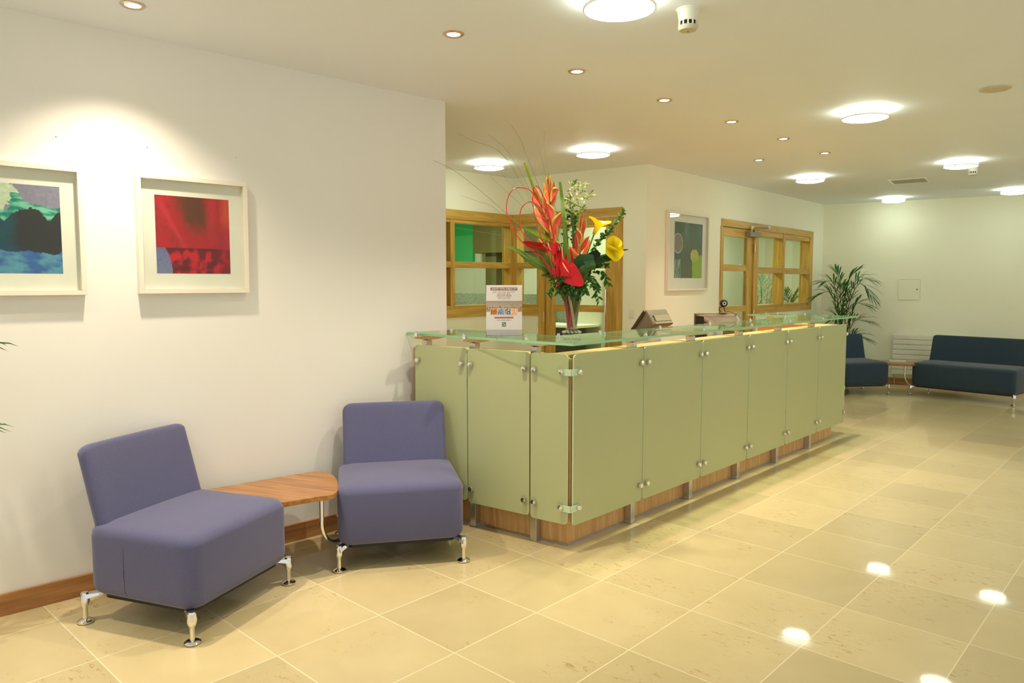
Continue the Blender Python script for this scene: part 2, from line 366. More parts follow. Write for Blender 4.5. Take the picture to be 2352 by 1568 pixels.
# door_1
w = grp('door_1', S1C, S2E)
F((.36, 1.42, Y0, .13, 2.18, 2.265), name='door_frame_head', par=w)
F((.36, .44, Y0, .13, 0, 2.18), name='door_jamb', mat='oak_z', par=w); F((1.352, 1.422, Y0, .13, 0, 2.18), name='door_jamb', mat='oak_z', par=w)
lf = F((.445, .555, .01, .055, .01, 2.174), (1.21, 1.348, .01, .055, .01, 2.174), name='door_leaf', mat='oak_z', par=w)
F((.555, 1.21, .012, .053, 2.075, 2.174), (.555, 1.21, .012, .053, 1.175, 1.25), (.555, 1.21, .012, .053, .01, .22), (.555, 1.21, .012, .053, 1.64, 1.70), name='door_rail', par=lf)
for (z0, z1) in ((1.70, 2.075), (1.25, 1.64), (.22, 1.175)): MB().box(.555, 1.21, .03, .036, z0, z1).build('pane', 'pane', lf)
for zc in (1.11, 2.0, .25): MB().lathe([(.008, zc-.055), (.008, zc+.055)], 10, c=(.44, -.016)).build('hinge', 'steel', w, smooth=True)
hm = MB().tube([(1.245, -.05, .75), (1.245, -.05, 1.42)], .013, 12)
for zz in (.80, 1.37): hm.tube([(1.245, -.05, zz), (1.245, .012, zz)], .008, 8)
hm.build('pull_handle', 'chrome', lf, smooth=True)
# door_2 and window_3 on wall_picture
w = grp('door_2', S2E, S3E)
F((1.67, 2.70, Y0, .13, 2.155, 2.242), name='door_frame_head', par=w)
F((1.655, 1.69, Y0, .13, 0, 2.155), name='door_jamb', mat='oak_z', par=w); F((2.60, 2.69, Y0, .13, 0, 2.155), name='door_jamb', mat='oak_z', par=w)
lf = F((1.694, 1.775, .01, .055, .01, 2.15), (2.44, 2.595, .01, .055, .01, 2.15), name='door_leaf', mat='oak_z', par=w)
F((1.775, 2.44, .012, .053, 2.045, 2.15), (1.775, 2.44, .012, .053, 1.63, 1.71), (1.775, 2.44, .012, .053, 1.13, 1.205), (1.775, 2.44, .012, .053, .01, .22), name='door_rail', par=lf)
for (z0, z1) in ((1.71, 2.045), (1.205, 1.63), (.22, 1.13)): MB().box(1.775, 2.44, .03, .036, z0, z1).build('pane', 'pane', lf)
for zc in (1.93, 1.08, .25): MB().lathe([(.009, zc-.06), (.009, zc+.06)], 10, c=(2.598, -.018)).build('hinge', 'brass', w, smooth=True)
cl = MB().box(2.36, 2.66, -.065, .012, 2.06, 2.125).build('door_closer', 'greyl', lf, bevel=.006)
ar = MB().tube([(2.42, -.05, 2.125), (2.42, -.05, 2.175), (2.44, -.07, 2.18), (2.95, -.05, 2.205)], .008, 8).tube([(2.42, -.05, 2.18), (2.60, -.16, 2.185), (2.95, -.05, 2.205)], .007, 8).lathe([(.022, 2.165), (.022, 2.19)], 12, c=(2.42, -.05)).lathe([(.018, 2.19), (.018, 2.22)], 12, c=(2.95, -.045))
ar.build('closer_arm', 'steel', cl, smooth=True)
w = grp('window_3', S2E, S3E)
F((2.70, 4.69, Y0, .14, 2.155, 2.242), (2.70, 4.69, Y0, .14, 1.09, 1.165), (2.70, 4.6, -.004, D, 1.615, 1.69), (2.70, 4.6, .0, D, 2.09, 2.155), (2.7, 4.6, .0, D, 1.165, 1.20), par=w)
for (u, v) in ((2.692, 2.73), (3.555, 3.615), (4.56, 4.69)): F((u, v, Y0, D+.015, 1.165, 2.155), name='mullion', mat='oak_z', par=w)
for (u, v) in ((2.73, 3.555), (3.615, 4.56)):
    for (z0, z1) in ((1.20, 1.615), (1.69, 2.09)): MB().box(u, v, D-.006, D, z0, z1).build('pane', 'pane', w)

# ------------------------------------------------------------------ ceiling fittings
def clamp(x): return max(0., min(1., x))
def make_drum(x, y, label, group='round glass ceiling lights', power=True):
    t = thing('ceiling_light', (x, y, HC), 0, label, 'ceiling light', group)
    MB().lathe([(.10, -.0), (.11, -.004), (.11, -.018), (.0, -.018)], 32, cap=False).build('mounting_plate', 'white', t, smooth=True)
    MB().lathe([(.0, -.019), (.118, -.019), (.138, -.028), (.145, -.044), (.138, -.058), (.10, -.066), (.0, -.069)], 40, cap=False).build('diffuser', 'drum', t, smooth='all')
    rg = MB().lathe([(.1455, -.046), (.151, -.046), (.151, -.056), (.1455, -.056), (.1455, -.046)], 40, cap=False).build('rim', 'white', t, smooth=True)
    for k in range(3):
        a = R(25+120*k); MB().tube([(.150*math.cos(a), .150*math.sin(a), -.05), (.150*math.cos(a), .150*math.sin(a), -.022), (.105*math.cos(a), .105*math.sin(a), -.012)], .003, 6).build('clip', 'steel', t)
    return t
make_drum(.30, .17, 'large lit round ceiling light cut off by the top edge beside the smoke detector')
make_drum(.36, 3.02, 'large bright round ceiling light at right, left of the ceiling speaker')
make_drum(-1.90, 2.93, 'lit round ceiling light above the flower arrangement, right of the one nearest the wall end')
make_drum(-3.10, 2.83, 'lit round ceiling light nearest the end of the left wall')
make_drum(-1.15, 5.95, 'lit round ceiling light above the picture wall doorway')
make_drum(.33, 5.90, 'lit round ceiling light with the small distant smoke detector under it')
make_drum(-1.10, 8.80, 'smallest lit round ceiling light near the far wall above the access panel')
make_drum(.31, 8.80, 'distant lit round ceiling light cut off by the right edge of the photo')
# extra copies of the fitting, added out of view to brighten the hall
for (x, y) in ((.35, -2.7), (3.0, .2), (3.2, -3.2), (3.2, 3.0), (3.2, 6.0), (2.3, 8.8)):
    make_drum(x, y, 'added round ceiling light out of view that brightens the hall')
for nm, x, y, p, c in (('office', -5.0, 3.6, 62, (.93, 1., .8)), ('office_door', -3.2, 4.75, 20, (.93, 1., .8)), ('side_room', -3.3, 6.9, 30, (.93, 1., .84)), ('side_room_end', -3.3, 9.3, 28, (.93, 1., .84))):
    l = bpy.data.lights.new(nm+'_light', 'AREA'); l.energy = p; l.color = c; l.size = .35; l.shape = 'DISK'  # added lamps without fittings, brightening the rooms behind the panes
    o = bpy.data.objects.new(nm+'_light', l); COL.objects.link(o); o.location = (x, y, HC-.06)
def make_spot(x, y, label, e=60, tilt=(0, 0), ang=70):
    t = thing('recessed_spotlight', (x, y, HC), 0, label, 'spotlight', 'small recessed ceiling spotlights')
    MB().lathe([(.030, -.001), (.034, -.006), (.044, -.007), (.050, -.003), (.050, -.0)], 28, cap=False).build('trim_ring', 'brass', t, smooth=True)
    MB().lathe([(.0, -.0035), (.031, -.0035), (.031, -.001)], 24, cap=False).build('lamp_face', 'halo', t)
    l = bpy.data.lights.new('spot_lamp', 'SPOT'); l.energy = e*1.75; l.color = (1., .85, .65); l.spot_size = R(ang+36); l.spot_blend = 1.; l.shadow_soft_size = .035
    o = bpy.data.objects.new('spot_lamp', l); COL.objects.link(o); o.location = (x, y, HC-.012); o.rotation_euler = (R(tilt[0]), R(tilt[1]), 0)
    return t
make_spot(-1.277, -1.164, 'small recessed spotlight at the top left above the framed pictures', 75, (0, 0), 78)
make_spot(-.549, .02, 'lit recessed spotlight, nearest of the row leading to the counter', 62)
make_spot(-.505, .915, 'lit recessed spotlight second nearest, above the counter corner', 62)
make_spot(-.495, 1.82, 'lit recessed spotlight third in the row above the counter', 62)
make_spot(-.478, 2.72, 'lit recessed spotlight fourth in the row above the counter', 62)
make_spot(-.466, 3.61, 'lit recessed spotlight fifth in the row above the counter', 62)
make_spot(-.468, 4.53, 'lit recessed spotlight farthest in the row above the counter', 62)
make_spot(-1.078, 4.49, 'lone recessed spotlight left of the row near the picture wall', 50)
make_spot(-1.15, -2.35, 'added recessed spotlight out of view above the left wall', 60)  # extra spotlight added out of view for brightness

def make_smoke(x, y, label):
    t = thing('smoke_detector', (x, y, HC), 0, label, 'smoke detector', 'white smoke detectors')
    MB().lathe([(.052, 0), (.052, -.004), (.047, -.008), (.040, -.05), (.0, -.05)], 32, cap=False).build('body', 'white', t, smooth=True)
    MB().lathe([(.033, -.048), (.033, -.074)], 24, cap=False).build('vent_core', 'black', t, smooth=True)
    cg = MB()
    for k in range(12):
        a = 2*PI*k/12; cg.box(-.0035, .0035, -.002, .002, -.074, -.046, Matrix.Translation((.0395*math.cos(a), .0395*math.sin(a), 0)) @ Matrix.Rotation(a+PI/2, 4, 'Z'))
    cg.lathe([(.0405, -.048), (.0425, -.052), (.0405, -.055)], 32, cap=False)
    cg.build('vent_cage', 'white', t, smooth=True)
    MB().lathe([(.0, -.072), (.0425, -.072), (.043, -.08), (.036, -.090), (.0, -.094)], 32, cap=False).build('cover', 'cream', t, smooth=True)
    MB().lathe([(.004, -.0925), (.004, -.096)], 10).build('status_lamp', 'grey', t)
make_smoke(.43, .50, 'white smoke detector beside the big ceiling light at the top')
make_smoke(.345, 6.35, 'tiny distant white smoke detector below a ceiling light at right')
t = thing('ceiling_speaker', (1.135, 2.952, HC), 0, 'flat round grey ceiling speaker at the upper right', 'speaker')
MB().lathe([(.085, 0), (.085, -.006), (.078, -.009), (.075, -.006)], 40, cap=False).build('bezel', 'cream', t, smooth=True)
gm = MB().lathe([(.0, -.0062), (.076, -.0062)], 40, cap=False)
gm.build('grille', 'cream', t)
t = thing('air_vent', (-.436, 7.046, HC), R(8), 'rectangular slotted air vent in the ceiling near the far wall', 'vent')
m = MB()
for q in ((-.2, .2, -.2, -.17), (-.2, .2, .17, .2), (-.2, -.17, -.17, .17), (.17, .2, -.17, .17)): m.box(*q, -.012, 0)
m.build('vent_frame', 'white', t, bevel=.003); MB().box(-.17, .17, -.17, .17, -.004, -.0005).build('vent_core', 'dark', t)
for k in range(9): MB().box(-.17, .17, -.0125, .0125, -.001, .001, Matrix.Translation((0, -.15+k*.0375, -.008)) @ Matrix.Rotation(R(35), 4, 'X')).build('louvre', 'white', t)

# ------------------------------------------------------------------ framed pictures
def fbm(x, y, s=4., o=4, z=0.):
    v = 0; a = 1; 
    for k in range(o): v += a*noise.noise((x*s, y*s, z+k*7.3)); a *= .5; s *= 2.1
    return v
def C(r, g, b): return rgb(r, g, b)[:3]
def art_red(u, v):       # u right, v up
    w = fbm(u, v*.5, 3.2, 4, 3.); g = fbm(u*1.0, v, 26., 2, 9.)*.5
    if v < .33+.008*w:
        if u < .20-.10*(v/.33)**2+.03*w: c = lerp(C(120, 130, 170), C(90, 75, 130), clamp(v*1.5+g))
        else:
            k = clamp(.5+1.6*fbm(u, v, 7., 4, 1.)); c = lerp(C(96, 6, 8), C(196, 16, 30), k*k)
            c = lerp(c, C(150, 10, 10), clamp((u-.75)*3))
    else:
        c = lerp(C(150, 30, 18), C(176, 20, 30), clamp(.5+w))
        s = u+(v-.5)*.55
        c = lerp(c, C(92, 48, 12), clamp(1.6-abs((u-.52+(.8-v)*-.25))*6)*clamp((v-.45)*4))
        c = lerp(c, C(198, 40, 60), clamp(1-abs(s-.28+.05*w)*14)*.7)
        c = lerp(c, C(190, 34, 36), clamp(1-abs(u-.75-.05*w)*9)*.7*clamp((v-.35)*4))
        c = lerp(c, C(205, 70, 34), clamp((u-.84)*9)*clamp((v-.55)*5))
        c = lerp(c, C(190, 30, 60), clamp((u-.88)*9)*clamp((.68-v)*6)*.8)
        c = lerp(c, C(160, 28, 40), clamp((.1-u)*9))
    return tuple(clamp(x*(1+g*.35)) for x in c)+(1.,)
def art_blue(u, v):
    w = fbm(u, v, 4., 4, 5.); g = fbm(u, v, 24., 2, 2.)*.5
    if v > .80+.10*w-.05*u and u > .52+.1*w: c = C(136, 134, 160)
    elif v > .82+.12*w and u > .30: c = C(196, 214, 190)
    elif v > .66+.12*w+.05*u: c = lerp(C(20, 130, 116), C(120, 196, 172), clamp(.5+2.*fbm(u*.6, v*2.5, 9., 3, 8.)))
    elif v > .27+.06*w-.04*u: c = lerp(C(20, 70, 84), C(44, 46, 46), clamp((u-.42)*5+w)); c = lerp(c, C(28, 60, 110), clamp((.4-v)*4)*clamp(.8-u))
    else: c = lerp(C(56, 100, 170), C(88, 150, 184), clamp(.55+1.6*fbm(u, v*2, 5., 3, 6.)))
    if v > .6 and u < .42: c = lerp(c, C(10, 90, 90), clamp((.42-u)*3+w))
    return tuple(clamp(x*(1+g*.3)) for x in c)+(1.,)
def art_green(u, v):
    w = fbm(u, v, 4., 4, 11.); g = fbm(u, v, 22., 2, 12.)*.5
    c = lerp(C(78, 104, 98), C(96, 108, 92), clamp(.5+w))
    c = lerp(c, C(96, 140, 150), clamp(1-abs(u-.42+.03*w)*9)*clamp((v-.62)*4)*.8); c = lerp(c, C(96, 130, 150), clamp(1-abs(u-.90)*10)*clamp((v-.6)*4)*.7)
    e = ((u-.12)/.17)**2+((v-.62)/.18)**2
    if e < 1: c = C(140, 132, 132) if e < .82 else C(206, 202, 206)
    if u > .63+.03*w and v < .42+.02*w: c = C(154, 186, 70)
    if .58 < u < .86 and .30 < v < .52 and ((u-.72)/.15)**2+((v-.41)/.12)**2 < 1: c = lerp(C(170, 188, 76), C(210, 206, 110), clamp(.5+2*fbm(u*3, v, 8., 3, 1.)))
    if u < .22 and v < .33: c = lerp(c, C(160, 190, 190), clamp(.2+2*fbm(u*4, v*.7, 8., 3, 4.)))
    return tuple(clamp(x*(1+g*.2)) for x in c)+(1.,)
def picture(name_lab, a, b, s0, s1, z0, z1, art, a0, a1, b0, b1, bw=.022, dep=.04):
    """frame s0..s1 / z0..z1 on wall a->b; print a0..a1 / b0..b1 in the same coordinates"""
    o, ang, L = frame(a, b); d = Vector((math.cos(ang), math.sin(ang), 0))
    t = thing('framed_picture', o+d*s0+Vector((0, 0, z0)), ang, name_lab, 'picture', 'white framed abstract prints')
    W, H = s1-s0, z1-z0; m = MB()
    for q in ((0, W, 0, bw), (0, W, H-bw, H), (0, bw, bw, H-bw), (W-bw, W, bw, H-bw)): m.box(q[0], q[1], -dep, -.001, q[2], q[3])
    m.build('picture_frame', 'frame', t, bevel=.0015)
    MB().box(bw, W-bw, -.010, -.002, bw, H-bw).build('mount', 'mat', t)
    g = MB().grid(lambda u, v: (a0-s0+(a1-a0)*u, -.0108, b0-z0+(b1-b0)*v), 110, 110, art); g.build('print', 'vc', t)
    MB().box(bw, W-bw, -.034, -.032, bw, H-bw).build('glazing', 'clear', t)
    return t
picture('white framed square red abstract print on the left wall', W0, W1, .632, 1.182, 1.434, 2.018, art_red, .722, 1.092, 1.535, 1.922)
picture('white framed blue and black abstract print cut by the left edge', W0, W1, -.148, .402, 1.431, 2.015, art_blue, -.06, .313, 1.530, 1.922)
picture('small white framed grey and lime print between the two doors', S2E, S3E, .38, 1.295, 1.404, 2.24, art_green, .555, 1.185, 1.539, 2.139)
o, ang, L = frame(W0, W1)
for s, z, lb in ((.313, 2.15, 'tiny screw in the wall above the blue print'), (.701, 2.15, 'tiny screw in the wall above the left edge of the red print'), (1.144, 2.15, 'tiny screw in the wall right of the red print')):
    m = MB().lathe([(.0, .003), (.0028, .0025), (.0028, 0)], 10, Matrix.Rotation(PI/2, 4, 'X'))
    ob = m.build('wall_screw', 'steel'); ob.location = o+Vector((math.cos(ang), math.sin(ang), 0))*s+Vector((0, 0, z)); ob.rotation_euler = (0, 0, ang); tag(ob, lb, 'screw', 'screws in the left wall')

# ------------------------------------------------------------------ wall fittings
o, ang, L = frame(S2E, S3E)
o2, ang2, L2 = frame(S1C, S2E)
def onwall(fr, s, z): return Vector((fr[0].x+math.cos(fr[1])*s, fr[0].y+math.sin(fr[1])*s, z))
t = thing('light_switch', onwall((o2, ang2), 1.497, 1.13), ang2, 'pale double wall switch right of the oak door', 'switch')
MB().box(0, .066, -.009, -.0005, 0, .085).build('face_plate', 'white', t, bevel=.002)
for x in (.010, .036): MB().box(x, x+.020, -.014, -.009, .028, .058).build('rocker', 'white', t, bevel=.001)
f4 = frame(S3E, S4E)
t = thing('access_panel', onwall(f4, 1.045, 1.243), f4[1], 'square white access panel with a round lock on the far wall', 'access panel')
m = MB()
for q in ((0, .29, 0, .004), (0, .29, .296, .30), (0, .004, .004, .296), (.286, .29, .004, .296)): m.box(q[0], q[1], -.008, -.0005, q[2], q[3])
m.build('panel_frame', 'wallg', t); MB().box(.007, .283, -.006, -.0005, .007, .293).build('panel_door', 'wallg', t, bevel=.002)
MB().lathe([(.0, .012), (.008, .012), (.008, .006)], 14, Matrix.Translation((.245, 0, .15)) @ Matrix.Rotation(PI/2, 4, 'X')).build('lock', 'dark', t)
t = thing('radiator', onwall(f4, 1.01, .16), f4[1], 'white panel radiator with horizontal ribs behind the dark sofa', 'radiator')
for k in range(8): MB().box(0, .9, -.075, -.03, k*.073, k*.073+.069).build('radiator_bar', 'white', t, bevel=.006)
for x in (.06, .84): MB().box(x-.02, x+.02, -.034, -.0005, .04, .54).build('bracket', 'white', t)
MB().tube([(.04, -.05, .0), (.04, -.05, -.10), (.04, -.03, -.16)], .008, 8).build('pipe', 'chrome', t, smooth=True)

# ------------------------------------------------------------------ lounge seating
def seat_rings(hw, u0=-.27, u1=.31, r=.07, z0=.135, z1=.44):
    rs = []
    for ins, z, rr in ((.040, z0, r), (.020, z0+.005, r), (.006, z0+.020, r), (0, z0+.042, r), (0, z0+.12, r), (.0, z1-.045, r), (.004, z1-.025, r), (.014, z1-.010, r), (.030, z1-.002, r*.95), (.06, z1+.004, r*.8), (.12, z1+.010, r*.7), (.2, z1+.012, r*.4)):
        bul = lambda x, y: x
        P = rrect(u0+ins, u1-ins, -hw+ins, hw-ins, max(rr-ins*.5, .02), 6)
        ring = []
        for (x, y) in P:
            if x > .1 and z0+.01 < z < z1-.02: x += .006*math.cos(y/hw*PI/2)
            ring.append(Vector((x, y, z-(.008*(x+.27)/.58 if z < z0+.03 else 0)+(0 if z < z1-.03 else -.006*max(0, (x-.15)/.16)))))
        rs.append(ring)
    return rs
def leg_parts(sx, sy, hw, par):
    fx = .297 if sx > 0 else -.288; fy = sy*(hw-.006)
    lg = MB().lathe([(.0, .018), (.011, .018), (.011, .070), (.014, .074), (.0195, .088), (.0205, .100), (.017, .112), (.0185, .128), (.014, .137), (.0, .138)], 18, c=(fx, fy), cap=False)
    inx, iny = fx-sx*.15, fy-sy*.13; n = 9; rs = []
    dirv = Vector((inx-fx, iny-fy, 0)); ln = dirv.length; dirv.normalize(); sd = Vector((-dirv.y, dirv.x, 0))
    for k in range(n):
        t = k/(n-1); p = Vector((fx, fy, 0))+dirv*(ln*t-.012); zt = .138-.018*t**1.5*0; zb = .100+.026*min(1, t*2.2)**.6; w = .019+.009*t
        rs.append([p+sd*w+Vector((0, 0, zb)), p+sd*w*.8+Vector((0, 0, .130+.003*math.sin(t*3))), p-sd*w*.8+Vector((0, 0, .130+.003*math.sin(t*3))), p-sd*w+Vector((0, 0, zb))])
    lg.rings(rs)
    L_ = lg.build('leg', 'chrome', par, smooth=50)
    MB().lathe([(.0, .0), (.030, .0), (.034, .005), (.034, .009), (.027, .014), (.013, .020), (.0, .021)], 22, c=(fx, fy), cap=False).build('foot', 'chrome', L_, smooth=50)
def make_lounge(name, hw, fab, loc, rz, label, cat, group=None):
    t = thing(name, loc, rz, label, cat, group)
    st = MB().rings(seat_rings(hw)).build('seat', fab, t, smooth=60); PR = []
    for sy in (-1, 1):   # stitched side seam
        MB().tube([(-.045, sy*(hw-.007), .152), (-.050, sy*(hw-.001), .175), (-.052, sy*(hw+.0002), .24), (-.052, sy*(hw-.0003), .33), (-.052, sy*(hw-.0012), .40)], [.0016, .0016, .0016, .0013, .0008], 6).build('seam', 'dark' if fab == 'fab' else 'black', st)
    MB().prism(rrect(-.232, .276, -hw+.040, hw-.040, .05, 4), .112, .131).build('base_panel', 'black', t)
    # backrest: padded slab leaning back, its front face gently hollow
    bh = hw-.03; nb = 14; m = MB(); th = .074; rs = []
    H = .385; lean = .285
    prof = []
    def pt(y, h, q):   # q 0 front 1 rear
        sag = -.018*(1-(y/bh)**2)
        base = Vector((-.176+sag*.9, y, .415)); dv = Vector((-math.sin(lean), 0, math.cos(lean))); nv = Vector((-math.cos(lean), 0, -math.sin(lean)))
        tk = th*(1-.12*h/H)
        return base+dv*h+nv*(q*tk)
    ring2 = rrect(0, 1, 0, 1, .28, 4)
    ys = [-bh, -bh+.003, -bh+.010, -bh+.018, -bh+.03, -bh+.05]+[(-bh+.05)+(2*bh-.10)*k/nb for k in range(1, nb)]+[bh-.05, bh-.03, bh-.018, bh-.010, bh-.003, bh]
    for y in ys:
        e = bh-abs(y); ins = 0 if e >= .03 else .03*(1-math.sqrt(max(0, 1-(1-e/.03)**2))); ih = 0 if e >= .05 else .05*(1-math.sqrt(max(0, 1-(1-e/.05)**2)))
        ring = []
        for k in range(20):
            seq = [(0, 0), (.1, 0), (.3, 0), (.55, 0), (.8, 0), (.93, .0), (.97, .04), (.992, .14), (1.0, .32), (1.0, .55), (.993, .78), (.975, .93), (.93, 1.), (.7, 1.), (.45, 1.), (.2, 1.), (.03, 1.), (-.04, .92), (-.06, .5), (-.04, .1)]
            hq = seq[k]; h = hq[0]*H; q = hq[1]
            h = h*(H-ih)/H if h > 0 else h; q = min(max(q, ins/th), 1-ins/th)
            ring.append(pt(y, h, q))
        rs.append(ring)
    m.rings(rs); m.build('backrest', fab, t, smooth=60)
    for sx in (1, -1):
        for sy in (-1, 1): leg_parts(sx, sy, hw, t)
    return t
A1 = R(23.8)
make_lounge('lounge_chair', .33, 'fab', (-1.252, -1.010, 0), A1, 'violet-blue armless lounge chair at the left, under the red print', 'chair', 'violet-blue armless lounge chairs')
make_lounge('lounge_chair', .33, 'fab', (-1.122, .104, 0), R(-34.5), 'violet-blue armless lounge chair standing against the end of the reception counter', 'chair', 'violet-blue armless lounge chairs')
make_lounge('lounge_chair', .33, 'fabd', (-1.31, 8.087, 0), R(-39), 'darkened blue armless chair partly hidden behind the far end of the counter', 'chair')
make_lounge('sofa', .60, 'fabd', (-.027, 8.53, 0), R(-97.5), 'darkened blue two-seat armless sofa on chrome legs at the right edge', 'sofa')
def make_table(cx, rz, label, mat='walnut'):
    """wedge shaped link table; local frame equals the left chair's world frame"""
    t = thing('side_table', (cx[0], cx[1], 0), rz, label, 'table', 'wedge shaped wooden side tables')
    # outline in the first group's world coordinates, then moved to the local frame
    P = [(-1.605, -.80), (-1.105, -.615), (-1.072, -.46)]+[(p.x, p.y) for p in spline([(-1.048, -.400, 0), (-1.050, -.362, 0), (-1.10, -.305, 0), (-1.25, -.208, 0), (-1.39, -.150, 0), (-1.465, -.150, 0), (-1.512, -.176, 0), (-1.535, -.24, 0)], 4)]
    ca, sa = math.cos(-A1), math.sin(-A1); L = []
    for (x, y) in P:
        x -= -1.252; y -= -1.010; L.append((x*ca-y*sa, x*sa+y*ca))
    MB().prism(L, .392, .418).build('tabletop', mat, t, bevel=.003)
    def q(x, y, z):
        x -= -1.252; y -= -1.010; return (x*ca-y*sa, x*sa+y*ca, z)
    for (x, y, ux, uy) in ((-1.085, -.415, -.30, .62),):
        pts = [q(x, y, .392), q(x, y, .33)]+spline([q(x, y, .30), q(x, y, .255), q(x+ux*.03, y+uy*.03, .205), q(x+ux*.09, y+uy*.09, .160), q(x+ux*.17, y+uy*.17, .135), q(x+ux*.26, y+uy*.26, .124), q(x+ux*.34, y+uy*.34, .122)], 6)
        MB().tube(pts, .0115, 12).build('leg', 'chrome', t, smooth=True)
    x, y, ux, uy = -1.17, -.63, -.3, -.25
    MB().tube([q(x, y, .392), q(x, y, .27), q(x-.02, y-.01, .17), q(x-.06, y-.03, .125), q(x-.16, y-.08, .124)], .0115, 12).build('leg', 'chrome', t, smooth=True)
    return t
make_table((-1.252, -1.010), A1, 'wooden wedge side table between the two violet-blue chairs')
# second group keeps the same arrangement, turned so the chair faces -39 degrees
make_table((-1.31, 8.087), R(-39), 'small wooden side table between the dark chair and the sofa')

# ------------------------------------------------------------------ reception counter
CO = Vector((-.434, .765, 0))
ctr = thing('reception_counter', CO, 0, 'long oak reception counter clad in frosted green glass panels with a raised glass shelf', 'counter')
def cp(m, name, mat, par=ctr, **k): return sh(m, CO).build(name, mat, par, **k)
dS = Vector((-.992, -.130, 0)).normalized(); nS = Vector((.130, -.992, 0)).normalized()   # short side run and its outward normal
cc = Vector((-.434, .765, 0))
def SP(s, off, z=0): return cc+dS*s+nS*off+Vector((0, 0, z))   # point on the short side
SL = 1.165
XF = -.434; YE = 4.87; TK = .12
# carcass walls
m = MB().box(XF-TK, XF, .765, YE, .20, 1.075).box(XF-TK, XF, .765, 4.833, 0, .20)
cp(m, 'front_carcass', 'ctr', bevel=.002)
m = MB(); q = [SP(0, 0), SP(SL, 0), SP(SL, -TK), SP(.11, -TK)]
m.prism([(p.x, p.y) for p in q], 0, 1.066); cp(m, 'end_carcass', 'ctr', bevel=.002)
m = MB().box(-1.16, XF-TK, YE-TK, YE, 0, 1.075); cp(m, 'return_carcass', 'ctr', bevel=.002)
# pale lipping on top of the carcass
m = MB().box(XF-TK-.003, XF+.004, .765, YE+.004, 1.075, 1.09).box(-1.163, XF-TK, YE-TK-.003, YE+.004, 1.075, 1.09); cp(m, 'top_lipping', 'ctrh', bevel=.002)
m = MB(); q = [SP(0, .004), SP(SL, .004), SP(SL, -TK-.003), SP(.11, -TK-.003)]; m.prism([(p.x, p.y) for p in q], 1.066, 1.080); cp(m, 'top_lipping', 'ctrh', bevel=.002)
# inside desk and its orange lining
cp(MB().box(-1.30, XF-TK-.012, .93, YE-TK-.012, .715, .745), 'desk_top', 'orange', bevel=.003)
cp(MB().box(XF-TK-.012, XF-TK, .90, YE-TK, .0, 1.07).box(-1.16, XF-TK-.012, YE-TK-.012, YE-TK, .0, 1.07), 'inner_lining', 'orange')
cp(MB().box(-1.28, -1.26, .96, 1.0, 0, .715).box(-1.28, -1.26, 2.8, 2.84, 0, .715).box(-1.28, -1.26, 4.66, 4.70, 0, .715), 'desk_leg', 'steel')
# grey line where plinth meets the floor
cp(MB().box(XF, XF+.004, .765, 4.833, 0, .012), 'plinth_seal', 'steel')
m = MB(); q = [SP(0, 0), SP(0, .004), SP(SL, .004), SP(SL, 0)]; m.prism([(p.x, p.y) for p in q], 0, .012); cp(m, 'plinth_seal', 'steel')
m = MB(); q = [Vector((-.434, .73, 0)), Vector((-.372, .73, 0)), Vector((-.372, .700, 0)), Vector((-.385, .700, 0)), Vector((-.44, .765, 0))]
m.prism([(-.440, .765), (-.434, .770), (-.362, .712), (-.366, .694), (-.384, .694)][::-1], .16, 1.075); cp(m, 'corner_batten', 'ctr')
# steel posts
PY = [1.35, 2.06, 2.775, 3.475, 4.18]; PS = [.20, .645, 1.03]
def post(c, ax, nv):
    """c: point on face, ax: along, nv: outward"""
    m = MB(); R4 = Matrix(((ax.x, nv.x, 0, c.x), (ax.y, nv.y, 0, c.y), (0, 0, 1, 0), (0, 0, 0, 1)))
    m.box(-.021, .021, -.0, .050, 0, 1.128, R4); cp(m, 'post', 'steel', bevel=.002)
    m = MB()   # tapered bracket arm under the glass shelf
    vs = [(-.016, .155, 1.146), (.016, .155, 1.146), (.016, .155, 1.157), (-.016, .155, 1.157), (-.026, .02, 1.128), (.026, .02, 1.128), (.026, .02, 1.157), (-.026, .02, 1.157), (-.026, -.06, 1.130), (.026, -.06, 1.130), (.026, -.06, 1.157), (-.026, -.06, 1.157), (-.016, -.25, 1.148), (.016, -.25, 1.148), (.016, -.25, 1.157), (-.016, -.25, 1.157)]
    m.rings([[R4 @ Vector(p) for p in vs[i:i+4]] for i in (0, 4, 8, 12)]); ar = cp(m, 'bracket_arm', 'arm', bevel=.0015)
    for yy in (.125, -.215):
        p = R4 @ Vector((0, yy, 0)); m = MB().lathe([(.0, 1.1735+.016), (.006, 1.1735+.0155), (.0095, 1.1735+.010), (.0095, 1.1735+.002), (.014, 1.1735), (.014, 1.157)], 14, c=(p.x, p.y), cap=False)
        sh(m, CO).build('bolt', 'chrome', ar, smooth=True)
for y in PY: post(Vector((XF, y, 0)), Vector((0, 1, 0)), Vector((1, 0, 0)))
for s in PS: post(SP(s, 0), -dS, nS)
for x in (-.72, -1.06): post(Vector((x, YE-TK+.0, 0)), Vector((-1, 0, 0)), Vector((0, -1, 0))) if False else None
# return brackets (wood blocks and bolts seen under the far glass)
for x in (-.78, -1.06):
    cp(MB().box(x-.03, x+.03, YE-.09, YE-.03, 1.09, 1.157), 'spacer_block', 'ctr', bevel=.002)
    for yy in (YE-.17, YE+.10):
        sh(MB().lathe([(.0, 1.1895), (.006, 1.189), (.0095, 1.183), (.0095, 1.175), (.014, 1.173), (.014, 1.158)], 12, c=(x, yy), cap=False), CO).build('bolt', 'chrome', ctr, smooth=True)
